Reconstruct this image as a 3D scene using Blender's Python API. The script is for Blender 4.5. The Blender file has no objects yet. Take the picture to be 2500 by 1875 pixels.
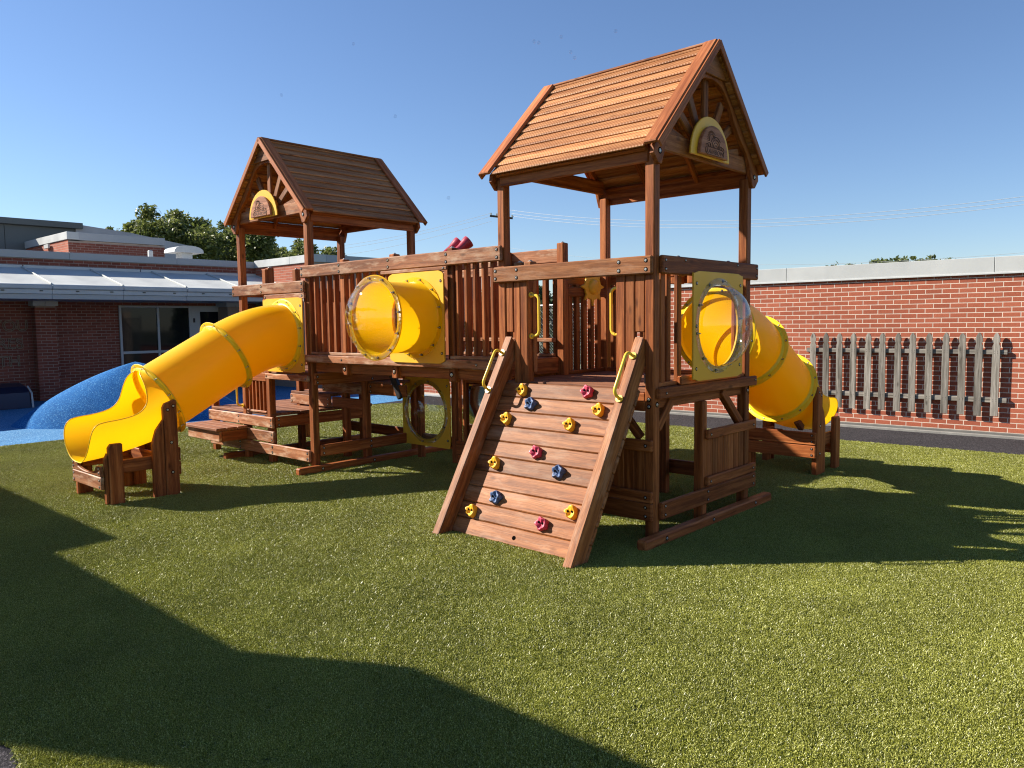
import bpy, bmesh, math, random
from mathutils import Vector, Matrix
from math import sin, cos, pi, radians, sqrt, hypot
random.seed(7)
sc = bpy.context.scene
C = sc.collection

# ------------------------------------------------------------------ camera
pitch, yaw, roll = radians(4.52), radians(42.46), radians(-0.752)
fw = Vector((-sin(yaw)*cos(pitch), cos(yaw)*cos(pitch), -sin(pitch)))
rt = Vector((cos(yaw), sin(yaw), 0)); up = rt.cross(fw)
rt2 = rt*cos(roll)+up*sin(roll); up2 = -rt*sin(roll)+up*cos(roll)
CAM = Vector((3.252, -5.182, 1.75))
cd = bpy.data.cameras.new('camera'); cam = bpy.data.objects.new('camera', cd); C.objects.link(cam)
cd.lens = 1905/2500*36; cd.sensor_width = 36; cd.clip_end = 1000; cd.clip_start = 0.05
M = Matrix.Identity(4)
for i in range(3):
    M[i][0] = rt2[i]; M[i][1] = up2[i]; M[i][2] = -fw[i]; M[i][3] = CAM[i]
cam.matrix_world = M
sc.camera = cam

# ------------------------------------------------------------------ light
LX, LY = 1.39, 0.745                       # ground shift of a shadow per metre of height
el = math.atan(1/hypot(LX, LY))
W = bpy.data.worlds.new('World'); sc.world = W; W.use_nodes = True
nt = W.node_tree; nt.nodes.clear()
sky = nt.nodes.new('ShaderNodeTexSky'); sky.sky_type = 'NISHITA'; sky.sun_disc = False
sky.sun_elevation = el
sky.sun_rotation = math.atan2(-LX, -LY)     # clockwise from +Y
sky.air_density = 1.0; sky.dust_density = 0.1; sky.ozone_density = 2.5; sky.altitude = 0
bg = nt.nodes.new('ShaderNodeBackground'); bg.inputs[1].default_value = 0.050
wo = nt.nodes.new('ShaderNodeOutputWorld')
tint = nt.nodes.new('ShaderNodeVectorMath'); tint.operation = 'MULTIPLY'; tint.inputs[1].default_value = (1.0, 1.09, 1.28)
nt.links.new(sky.outputs[0], tint.inputs[0]); nt.links.new(tint.outputs[0], bg.inputs[0]); nt.links.new(bg.outputs[0], wo.inputs[0])
sl = bpy.data.lights.new('sun', 'SUN'); sl.energy = 5.0; sl.angle = radians(0.53); sl.color = (1, 0.93, 0.82)
so = bpy.data.objects.new('sun', sl); C.objects.link(so)
so.rotation_euler = Vector((LX, LY, -1)).to_track_quat('-Z', 'Y').to_euler()
so.location = (-20, -10, 20)
sc.view_settings.view_transform = 'Standard'; sc.view_settings.look = 'None'
sc.view_settings.exposure = 1.2; sc.view_settings.gamma = 1; sc.view_settings.use_curve_mapping = False
sc.render.engine = 'CYCLES'
sc.cycles.use_denoising = True; sc.cycles.denoising_prefilter = 'NONE'; sc.cycles.sample_clamp_indirect = 2; sc.cycles.caustics_reflective = False; sc.cycles.caustics_refractive = False; sc.cycles.filter_width = 1.15; sc.cycles.max_bounces = 8; sc.cycles.transparent_max_bounces = 16

# ------------------------------------------------------------------ materials
def newmat(n):
    m = bpy.data.materials.new(n); m.use_nodes = True
    t = m.node_tree; b = t.nodes['Principled BSDF']
    return m, t, b
def N(t, ty, **k):
    n = t.nodes.new(ty)
    for a, v in k.items(): setattr(n, a, v)
    return n
def ramp(t, pts, fac):
    r = N(t, 'ShaderNodeValToRGB'); e = r.color_ramp.elements
    while len(e) < len(pts): e.new(0.5)
    for i, (p, c) in enumerate(pts):
        e[i].position = p; e[i].color = (*c, 1) if len(c) == 3 else c
    t.links.new(fac, r.inputs[0]); return r
def noise(t, vec, scale, detail=4, rough=.55, dim='3D'):
    n = N(t, 'ShaderNodeTexNoise'); n.inputs['Scale'].default_value = scale
    n.inputs['Detail'].default_value = detail; n.inputs['Roughness'].default_value = rough
    if vec is not None: t.links.new(vec, n.inputs['Vector'])
    return n
def mapr(t, val, a, b, c, d):
    m = N(t, 'ShaderNodeMapRange')
    for i, v in enumerate((a, b, c, d)): m.inputs[1+i].default_value = v
    t.links.new(val, m.inputs[0]); return m
def mix(t, a, b, fac, mode='MIX'):
    m = N(t, 'ShaderNodeMix', data_type='RGBA', blend_type=mode)
    for s, v in ((m.inputs[0], fac), (m.inputs[6], a), (m.inputs[7], b)):
        if hasattr(v, 'links') or hasattr(v, 'is_linked'): t.links.new(v, s)
        elif isinstance(v, (int, float)): s.default_value = v
        else: s.default_value = (*v, 1)
    return m.outputs[2]
def bump(t, b, h, strength, dist):
    u = N(t, 'ShaderNodeBump'); u.inputs['Strength'].default_value = strength; u.inputs['Distance'].default_value = dist
    t.links.new(h, u.inputs['Height']); t.links.new(u.outputs[0], b.inputs['Normal']); return u

def wood(name, dark, mid, light, rough=.55, worn=.0, knots=True, ribs=False):
    m, t, b = newmat(name)
    tc = N(t, 'ShaderNodeTexCoord'); oi = N(t, 'ShaderNodeObjectInfo')
    mul = N(t, 'ShaderNodeVectorMath', operation='MULTIPLY_ADD')
    cx = N(t, 'ShaderNodeCombineXYZ')
    for i in range(3): t.links.new(oi.outputs['Random'], cx.inputs[i])
    mul.inputs[1].default_value = (37, 91, 53)
    t.links.new(cx.outputs[0], mul.inputs[0]); t.links.new(tc.outputs['Object'], mul.inputs[2])
    P0 = mul.outputs[0]
    # wavy distortion around the length
    w = noise(t, P0, 2.2, 3, .5)
    ad = N(t, 'ShaderNodeVectorMath', operation='MULTIPLY_ADD'); ad.inputs[1].default_value = (.0, .05, .05)
    t.links.new(w.outputs['Color'], ad.inputs[0]); t.links.new(P0, ad.inputs[2])
    sc1 = N(t, 'ShaderNodeVectorMath', operation='MULTIPLY'); sc1.inputs[1].default_value = (.9, 28, 28)
    t.links.new(ad.outputs[0], sc1.inputs[0])
    g = noise(t, sc1.outputs[0], 1.0, 5, .6)
    sc2 = N(t, 'ShaderNodeVectorMath', operation='MULTIPLY'); sc2.inputs[1].default_value = (5, 190, 190)
    t.links.new(ad.outputs[0], sc2.inputs[0])
    g2 = noise(t, sc2.outputs[0], 1.0, 2, .5)
    col = ramp(t, [(.34, dark), (.50, mid), (.66, light)], g.outputs[0]).outputs[0]
    fine = mapr(t, g2.outputs[0], .3, .7, .74, 1.18)
    fc = N(t, 'ShaderNodeVectorMath', operation='SCALE'); t.links.new(col, fc.inputs[0]); t.links.new(fine.outputs[0], fc.inputs['Scale'])
    col = fc.outputs[0]
    if worn > 0:      # patchy figure where the stain has worn thin
        sw = N(t, 'ShaderNodeVectorMath', operation='MULTIPLY'); sw.inputs[1].default_value = (3.2, 11, 11)
        t.links.new(ad.outputs[0], sw.inputs[0])
        wn = noise(t, sw.outputs[0], 1.0, 4, .65)
        wf = mapr(t, wn.outputs[0], .50, .66, 0, worn)
        col = mix(t, col, (.50, .33, .22), wf.outputs[0])
    if knots:
        sk = N(t, 'ShaderNodeVectorMath', operation='MULTIPLY'); sk.inputs[1].default_value = (3.0, 7.5, 7.5)
        t.links.new(P0, sk.inputs[0])
        v = N(t, 'ShaderNodeTexVoronoi'); v.inputs['Scale'].default_value = 1.0
        t.links.new(sk.outputs[0], v.inputs['Vector'])
        kf = mapr(t, v.outputs['Distance'], .05, .16, .75, 0)
        col = mix(t, col, tuple(c*.45 for c in dark), kf.outputs[0])
    # each board its own tone
    tone = mapr(t, oi.outputs['Random'], 0, 1, .74, 1.18)
    ts = N(t, 'ShaderNodeVectorMath', operation='SCALE'); t.links.new(col, ts.inputs[0]); t.links.new(tone.outputs[0], ts.inputs['Scale'])
    big = noise(t, tc.outputs['Object'], 1.6, 3)
    bt = mapr(t, big.outputs[0], .3, .7, .9, 1.08)
    t2 = N(t, 'ShaderNodeVectorMath', operation='SCALE'); t.links.new(ts.outputs[0], t2.inputs[0]); t.links.new(bt.outputs[0], t2.inputs['Scale'])
    t.links.new(t2.outputs[0], b.inputs['Base Color'])
    b.inputs['Roughness'].default_value = rough
    b.inputs['Specular IOR Level'].default_value = .16
    h = g2.outputs[0]
    if ribs:
        wv = N(t, 'ShaderNodeTexWave', bands_direction='DIAGONAL'); wv.inputs['Scale'].default_value = 22
        wv.inputs['Distortion'].default_value = .5
        t.links.new(tc.outputs['Object'], wv.inputs['Vector'])
        h = wv.outputs[0]
        bump(t, b, h, .35, .004)
    else:
        bump(t, b, h, .4, .003)
    return m
RED = wood('cedar_stained', (.155, .040, .011), (.280, .082, .022), (.39, .135, .042))
RAIL = wood('cedar_rail_worn', (.17, .062, .027), (.285, .112, .050), (.39, .175, .085), worn=.8)
TRIM = wood('cedar_trim', (.24, .068, .022), (.35, .112, .038), (.45, .165, .062), knots=False)
ROOF = wood('cedar_roof', (.26, .095, .032), (.39, .165, .062), (.50, .240, .100), ribs=True)
RAMPW = wood('cedar_ramp', (.150, .048, .015), (.255, .090, .028), (.34, .134, .048), worn=.25)
ROOF2 = ROOF
DECK = wood('cedar_deck', (.16, .062, .030), (.25, .105, .054), (.34, .15, .08), rough=.7)
GREY = wood('weathered_picket', (.10, .088, .072), (.22, .198, .168), (.34, .31, .27), rough=.9)

def plain(name, col, rough=.5, metal=0, spec=.5, nz=0, nsc=6, bmp=0, bsc=80, coat=0):
    m, t, b = newmat(name)
    b.inputs['Base Color'].default_value = (*col, 1); b.inputs['Roughness'].default_value = rough
    b.inputs['Metallic'].default_value = metal; b.inputs['Specular IOR Level'].default_value = spec
    b.inputs['Coat Weight'].default_value = coat
    tc = N(t, 'ShaderNodeTexCoord')
    if nz:
        n = noise(t, tc.outputs['Object'], nsc, 5, .6)
        r = mapr(t, n.outputs[0], .3, .7, 1-nz, 1+nz)
        s = N(t, 'ShaderNodeVectorMath', operation='SCALE'); s.inputs[0].default_value = col
        t.links.new(r.outputs[0], s.inputs['Scale']); t.links.new(s.outputs[0], b.inputs['Base Color'])
        r2 = mapr(t, n.outputs[0], .3, .7, rough*.8, min(1, rough*1.25)); t.links.new(r2.outputs[0], b.inputs['Roughness'])
    if bmp:
        n2 = noise(t, tc.outputs['Object'], bsc, 4, .6); bump(t, b, n2.outputs[0], bmp, .003)
    return m
def plastic(name, col, tl=.22, rough=.30):
    m, t, b = newmat(name)
    b.inputs['Base Color'].default_value = (*col, 1); b.inputs['Roughness'].default_value = rough
    tc = N(t, 'ShaderNodeTexCoord'); n = noise(t, tc.outputs['Object'], 2.5, 3)
    r = mapr(t, n.outputs[0], .3, .7, rough*.75, rough*1.35); t.links.new(r.outputs[0], b.inputs['Roughness'])
    n2 = noise(t, tc.outputs['Object'], 5, 4); bump(t, b, n2.outputs[0], .03, .01); b.inputs['Specular IOR Level'].default_value = .3
    if tl:
        tr = N(t, 'ShaderNodeBsdfTranslucent'); tr.inputs[0].default_value = (min(1, col[0]*1.05), col[1]*.9, col[2], 1)
        mx = N(t, 'ShaderNodeMixShader'); mx.inputs[0].default_value = tl
        out = t.nodes['Material Output']
        t.links.new(b.outputs[0], mx.inputs[1]); t.links.new(tr.outputs[0], mx.inputs[2]); t.links.new(mx.outputs[0], out.inputs[0])
    return m
YEL = plastic('yellow_tube_plastic', (.92, .58, .004), .36, .34)
YPANEL = plastic('yellow_sheet_plastic', (.76, .42, .035), 0, .42)
YHAND2 = plastic('yellow_edge_plastic', (.92, .60, .02), 0, .35)
YHAND = plastic('yellow_powder_coat', (.80, .52, .05), 0, .3)
YHOLD = plastic('yellow_hold', (.82, .40, .02), 0, .5)
BHOLD = plain('blue_hold', (.045, .085, .19), .55, nz=.5, nsc=30)
PHOLD = plain('crimson_hold', (.46, .035, .075), .5, nz=.35, nsc=30)
CRIM = plain('crimson_plastic', (.33, .02, .045), .35)
HOLE_SHADE = plain('painted_recess_shade', (.004, .003, .003), 1.0, spec=0)  # black that paints the shade inside bolt holes and recesses
BLACK = plain('black_plastic', (.012, .012, .014), .45)
STEEL = plain('zinc_steel', (.50, .49, .46), .38, metal=.9)
WHITEM = plain('white_painted_metal', (.50, .51, .50), .4, nz=.06)
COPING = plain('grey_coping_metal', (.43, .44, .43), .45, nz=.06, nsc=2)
COPSHADE = plain('shaded_coping_metal', (.34, .35, .36), .45, nz=.06, nsc=2)  # darker copy of the coping grey; shade on sunless sides put into the colour
ROOFM = plain('standing_seam_roof', (.48, .49, .47), .62, nz=.13, nsc=1.4)
GUTTER = plain('galvanised_gutter', (.42, .43, .44), .42, nz=.12, nsc=3)
PENT = plain('dark_grey_cladding', (.105, .115, .110), .6, nz=.06, nsc=1)
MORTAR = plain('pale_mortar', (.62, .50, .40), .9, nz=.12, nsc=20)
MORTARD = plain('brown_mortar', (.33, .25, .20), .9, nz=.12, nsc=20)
CONC = plain('concrete', (.22, .21, .19), .9, nz=.22, nsc=7, bmp=.3)
BASE = plain('dark_wall_base', (.12, .115, .105), .9, nz=.3, nsc=5)
DARKW = plain('door_frame_metal', (.42, .44, .44), .45)
FABRIC = plain('pale_roof_membrane', (.42, .42, .43), .8, nz=.15, nsc=1.5)
NAVY = plain('navy_cover_vinyl', (.012, .018, .045), .35)
INTER = plain('dark_interior', (.015, .017, .02), .8)
SIGNW = wood('sign_plate_wood', (.22, .085, .042), (.33, .135, .07), (.42, .19, .10), knots=False)
INK = plain('engraved_brown', (.030, .010, .006), .8)
GROOVE = INK
CHALK = plain('chalk_line', (.26, .20, .14), .95)
BARK = plain('bark', (.07, .055, .04), .9, nz=.3, nsc=8)
CABLE = plain('aluminium_cable', (.34, .36, .38), .5)
MIRROR = plain('mirror_sheet', (.80, .80, .78), .04, metal=1)

def brickmat(name, a, bcol, c):
    m, t, b = newmat(name)
    ge = N(t, 'ShaderNodeNewGeometry'); oi = N(t, 'ShaderNodeObjectInfo')
    ad = N(t, 'ShaderNodeMath', operation='ADD'); t.links.new(ge.outputs['Random Per Island'], ad.inputs[0]); t.links.new(oi.outputs['Random'], ad.inputs[1])
    fr = N(t, 'ShaderNodeMath', operation='FRACT'); t.links.new(ad.outputs[0], fr.inputs[0])
    r = ramp(t, [(0, a), (.5, bcol), (1, c)], fr.outputs[0])
    n = noise(t, ge.outputs['Position'], 55, 4, .65)
    mm = mapr(t, n.outputs[0], .3, .7, .86, 1.12)
    s = N(t, 'ShaderNodeVectorMath', operation='SCALE'); t.links.new(r.outputs[0], s.inputs[0]); t.links.new(mm.outputs[0], s.inputs['Scale'])
    n3 = noise(t, ge.outputs['Position'], .7, 4, .6); m3 = mapr(t, n3.outputs[0], .3, .7, .88, 1.08)
    s2 = N(t, 'ShaderNodeVectorMath', operation='SCALE'); t.links.new(s.outputs[0], s2.inputs[0]); t.links.new(m3.outputs[0], s2.inputs['Scale'])
    t.links.new(s2.outputs[0], b.inputs['Base Color']); b.inputs['Roughness'].default_value = .85
    b.inputs['Specular IOR Level'].default_value = .2
    bump(t, b, n.outputs[0], .4, .003)
    return m
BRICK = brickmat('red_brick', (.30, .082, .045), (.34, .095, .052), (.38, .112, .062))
BRICKSHADE = brickmat('shaded_red_brick', (.19, .055, .036), (.225, .067, .044), (.27, .085, .055))  # darker copy of red brick; shade on sunless walls put into the colour

def clear():
    m, t, b = newmat('clear_polycarbonate')
    t.nodes.remove(b); out = t.nodes['Material Output']
    tr = N(t, 'ShaderNodeBsdfTransparent'); tr.inputs[0].default_value = (.93, .94, .95, 1)
    gl = N(t, 'ShaderNodeBsdfGlossy'); gl.inputs['Roughness'].default_value = .03; gl.inputs[0].default_value = (1, 1, 1, 1)
    lw = N(t, 'ShaderNodeLayerWeight'); pw = N(t, 'ShaderNodeMath', operation='POWER'); pw.inputs[1].default_value = 4.0
    t.links.new(lw.outputs['Facing'], pw.inputs[0]); fr = mapr(t, pw.outputs[0], 0, 1, .03, .5)
    tc = N(t, 'ShaderNodeTexCoord'); n = noise(t, tc.outputs['Object'], 7, 3)
    u = N(t, 'ShaderNodeBump'); u.inputs['Strength'].default_value = .12; u.inputs['Distance'].default_value = .02
    t.links.new(n.outputs[0], u.inputs['Height']); t.links.new(u.outputs[0], gl.inputs['Normal'])
    mx = N(t, 'ShaderNodeMixShader')
    t.links.new(fr.outputs[0], mx.inputs[0]); t.links.new(tr.outputs[0], mx.inputs[1]); t.links.new(gl.outputs[0], mx.inputs[2])
    t.links.new(mx.outputs[0], out.inputs[0]); return m
CLEAR = clear()
def glassdark():
    m, t, b = newmat('window_glass')
    b.inputs['Base Color'].default_value = (.010, .012, .015, 1); b.inputs['Roughness'].default_value = .04
    b.inputs['Specular IOR Level'].default_value = .18
    return m
GLASS = glassdark()

def granular(name, cols, rough=.8, sc1=220, spec=.3, bstr=.6, dist=.006, bigamp=.12):
    m, t, b = newmat(name)
    ge = N(t, 'ShaderNodeNewGeometry')
    v = N(t, 'ShaderNodeTexVoronoi'); v.inputs['Scale'].default_value = sc1; t.links.new(ge.outputs['Position'], v.inputs['Vector'])
    sep = N(t, 'ShaderNodeSeparateColor'); t.links.new(v.outputs['Color'], sep.inputs[0])
    r = ramp(t, cols, sep.outputs[0])
    n = noise(t, ge.outputs['Position'], 1.3, 5, .6); mm = mapr(t, n.outputs[0], .3, .7, 1-bigamp, 1+bigamp)
    s = N(t, 'ShaderNodeVectorMath', operation='SCALE'); t.links.new(r.outputs[0], s.inputs[0]); t.links.new(mm.outputs[0], s.inputs['Scale'])
    t.links.new(s.outputs[0], b.inputs['Base Color']); b.inputs['Roughness'].default_value = rough
    b.inputs['Specular IOR Level'].default_value = spec
    bump(t, b, v.outputs['Distance'], bstr, dist)
    return m
BLUE = granular('blue_rubber', [(0, (.03, .12, .29)), (.6, (.06, .20, .39)), (.9, (.12, .29, .49)), (1, (.30, .48, .62))], .8, 90, spec=.12)
BLUEM = granular('blue_rubber_mound', [(0, (.008, .085, .27)), (.6, (.018, .130, .36)), (.92, (.04, .19, .44)), (1, (.14, .34, .58))], .9, 70, spec=.08, bstr=.8)
BLACKR = granular('black_rubber', [(0, (.022, .021, .022)), (.7, (.045, .042, .045)), (1, (.10, .09, .095))], .95, 120, spec=.03)
TURFB = granular('turf_mat', [(0, (.05, .06, .006)), (.40, (.15, .16, .018)), (.78, (.28, .28, .045)), (.90, (.42, .40, .12)), (1, (.85, .80, .50))], .55, 105, spec=.5, bstr=1.0, dist=.02, bigamp=.09)  # palest cells paint sun sparkle, darkest ones the gaps between fibres

def blademat():
    m, t, b = newmat('turf_blade')
    oi = N(t, 'ShaderNodeObjectInfo'); ge = N(t, 'ShaderNodeNewGeometry')
    n = noise(t, ge.outputs['Position'], 175, 2, .75); 
    r = ramp(t, [(.34, (.034, .046, .004)), (.45, (.195, .212, .018)), (.56, (.45, .455, .070)), (.66, (.88, .86, .36))], n.outputs[0])  # dark gaps and bright lit tips painted into the fibre colour
    n2 = noise(t, ge.outputs['Position'], 1.1, 5, .62); mm = mapr(t, n2.outputs[0], .3, .7, .84, 1.18)
    s = N(t, 'ShaderNodeVectorMath', operation='SCALE'); t.links.new(r.outputs[0], s.inputs[0]); t.links.new(mm.outputs[0], s.inputs['Scale'])
    t.links.new(s.outputs[0], b.inputs['Base Color']); b.inputs['Roughness'].default_value = .38
    b.inputs['Specular IOR Level'].default_value = .6
    tr = N(t, 'ShaderNodeBsdfTranslucent'); t.links.new(s.outputs[0], tr.inputs[0])
    mx = N(t, 'ShaderNodeMixShader'); mx.inputs[0].default_value = .28
    out = t.nodes['Material Output']
    t.links.new(b.outputs[0], mx.inputs[1]); t.links.new(tr.outputs[0], mx.inputs[2]); t.links.new(mx.outputs[0], out.inputs[0])
    return m
BLADE = blademat()
def leafmat(name, a, bb, c, tl=.25):
    m, t, b = newmat(name)
    ge = N(t, 'ShaderNodeNewGeometry')
    r = ramp(t, [(0, a), (.55, bb), (1, c)], ge.outputs['Random Per Island'])
    t.links.new(r.outputs[0], b.inputs['Base Color']); b.inputs['Roughness'].default_value = .5
    tr = N(t, 'ShaderNodeBsdfTranslucent'); t.links.new(r.outputs[0], tr.inputs[0])
    mx = N(t, 'ShaderNodeMixShader'); mx.inputs[0].default_value = tl; out = t.nodes['Material Output']
    t.links.new(b.outputs[0], mx.inputs[1]); t.links.new(tr.outputs[0], mx.inputs[2]); t.links.new(mx.outputs[0], out.inputs[0])
    return m
LEAF = leafmat('oak_leaf', (.060, .082, .018), (.130, .158, .034), (.25, .27, .085), .38)
LEAFH = leafmat('hedge_leaf', (.015, .035, .012), (.035, .065, .02), (.07, .11, .035))

# ------------------------------------------------------------------ builders
CTX = [Matrix.Identity(4)]
WM = {}
def empty(name, loc, par=None, label=None, cat=None, group=None, kind=None):
    o = bpy.data.objects.new(name, None); C.objects.link(o); o.empty_display_size = .2
    w = CTX[-1] @ Matrix.Translation(loc); w = Matrix.Translation(w.to_translation())
    place(o, par, w); tag(o, label, cat, group, kind); return o
def tag(o, label=None, cat=None, group=None, kind=None):
    if label: o['label'] = label
    if cat: o['category'] = cat
    if group: o['group'] = group
    if kind: o['kind'] = kind
    return o
def place(o, par, w):
    WM[o.name] = w
    if par is not None:
        o.parent = par; o.matrix_local = WM[par.name].inverted() @ w
    else: o.matrix_world = w
def link(name, me, w, par, mat=None):
    o = bpy.data.objects.new(name, me); C.objects.link(o)
    if mat is not None and not me.materials: me.materials.append(mat)
    place(o, par, w); return o
def frame(x, y=None):
    x = Vector(x).normalized()
    if y is None: y = Vector((0, 0, 1)) if abs(x.z) < .9 else Vector((1, 0, 0))
    y = Vector(y); z = x.cross(y).normalized(); y = z.cross(x).normalized()
    m = Matrix.Identity(4)
    for i in range(3): m[i][0] = x[i]; m[i][1] = y[i]; m[i][2] = z[i]
    return m
# chamfered box topology
CORN = [(a, b, c) for a in (-1, 1) for b in (-1, 1) for c in (-1, 1)]
def cb_topo():
    idx = {c: i for i, c in enumerate(CORN)}; F = []
    for k in range(3):
        for s_ in (-1, 1):
            o = [a for a in range(3) if a != k]; q = []
            for u, v in ((-1, -1), (1, -1), (1, 1), (-1, 1)):
                c = [0, 0, 0]; c[k] = s_; c[o[0]] = u; c[o[1]] = v; q.append(idx[tuple(c)]*3+k)
            F.append(q)
    for k in range(3):
        a, b = [i for i in range(3) if i != k]
        for sa in (-1, 1):
            for sb in (-1, 1):
                c0 = [0]*3; c0[a] = sa; c0[b] = sb; c0[k] = -1; c1 = list(c0); c1[k] = 1
                i0, i1 = idx[tuple(c0)], idx[tuple(c1)]
                F.append([i0*3+a, i1*3+a, i1*3+b, i0*3+b])
    for c in CORN: i = idx[c]; F.append([i*3, i*3+1, i*3+2])
    pts = cb_verts(1, 1, 1, .2); out = []
    for f in F:
        p = [Vector(pts[i]) for i in f]; n = (p[1]-p[0]).cross(p[2]-p[0]); cen = sum(p, Vector())/len(p)
        out.append(tuple(f) if n.dot(cen) > 0 else tuple(reversed(f)))
    return out
def cb_verts(hx, hy, hz, c):
    v = []
    for a, b, d in CORN:
        v.append((a*hx, b*(hy-c), d*(hz-c))); v.append((a*(hx-c), b*hy, d*(hz-c))); v.append((a*(hx-c), b*(hy-c), d*hz))
    return v
CBF = cb_topo()
CACHE = {}
def cbmesh(L, Wd, T, c, mat):
    key = (round(L, 3), round(Wd, 3), round(T, 3), round(c, 4), mat.name)
    if key in CACHE: return CACHE[key]
    me = bpy.data.meshes.new('board'); c = min(c, min(L, Wd, T)*.45)
    me.from_pydata(cb_verts(L/2, Wd/2, T/2, c), [], CBF); me.materials.append(mat); CACHE[key] = me; return me
def box(name, par, x0, x1, y0, y1, z0, z1, mat, c=.006, grain=None):
    d = [abs(x1-x0), abs(y1-y0), abs(z1-z0)]; cen = Vector(((x0+x1)/2, (y0+y1)/2, (z0+z1)/2))
    o = sorted(range(3), key=lambda i: -d[i])
    if grain is not None: o = [grain]+[i for i in o if i != grain]
    e = [Vector((1, 0, 0)), Vector((0, 1, 0)), Vector((0, 0, 1))]
    R = frame(e[o[0]], e[o[1]])
    return link(name, cbmesh(d[o[0]], d[o[1]], d[o[2]], c, mat), CTX[-1] @ Matrix.Translation(cen) @ R, par)
def beam(name, par, p0, p1, wdir, w, t, mat, c=.006):
    p0, p1 = Vector(p0), Vector(p1); R = frame(p1-p0, wdir)
    return link(name, cbmesh((p1-p0).length, w, t, c, mat), CTX[-1] @ Matrix.Translation((p0+p1)/2) @ R, par)
def mk(name, par, verts, faces, mat, grain=(1, 0, 0), side=None, smooth=False, kind=None, recalc=True):
    vs = [Vector(v) for v in verts]
    lo = Vector([min(v[i] for v in vs) for i in range(3)]); hi = Vector([max(v[i] for v in vs) for i in range(3)])
    cen = (lo+hi)/2; R = frame(grain, side); w = Matrix.Translation(cen) @ R; inv = w.inverted()
    me = bpy.data.meshes.new(name); me.from_pydata([inv @ v for v in vs], [], faces)
    if recalc:
        bm = bmesh.new(); bm.from_mesh(me); bmesh.ops.recalc_face_normals(bm, faces=bm.faces); bm.to_mesh(me); bm.free()
    if smooth: me.shade_smooth()
    o = link(name, me, CTX[-1] @ w, par, mat)
    if kind: o['kind'] = kind
    return o
def prism(name, par, pts, ext, mat, grain=(1, 0, 0), side=None, c=.004):
    """pts: 3-D outline, ext: extrusion vector; the edges get a small chamfer"""
    pts = [Vector(p) for p in pts]; ext = Vector(ext); n = len(pts)
    cen = sum(pts, Vector())/n; en = ext.normalized()
    def inset(d):
        out = []
        for i in range(n):
            a, b, e = pts[i-1], pts[i], pts[(i+1) % n]
            d1 = (b-a).normalized(); d2 = (e-b).normalized()
            n1 = d1.cross(en); n2 = d2.cross(en); m = (n1+n2)
            if m.length < 1e-6: m = n1
            m.normalize(); k = max(.35, m.dot(n1)); out.append(b-m*(d/k)*sgn)
        return out
    ar = sum(((pts[i]-cen).cross(pts[(i+1) % n]-cen)).dot(en) for i in range(n)); sgn = 1 if ar > 0 else -1
    ins = inset(c)
    L = [ins, [p+en*c for p in pts], [p+ext-en*c for p in pts], [p+ext for p in ins]]
    v = [p for l in L for p in l]; f = [tuple(range(n)), tuple(3*n+i for i in range(n))]
    for k in range(3):
        for i in range(n): j = (i+1) % n; f.append((k*n+i, k*n+j, (k+1)*n+j, (k+1)*n+i))
    return mk(name, par, v, f, mat, grain, side)
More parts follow.
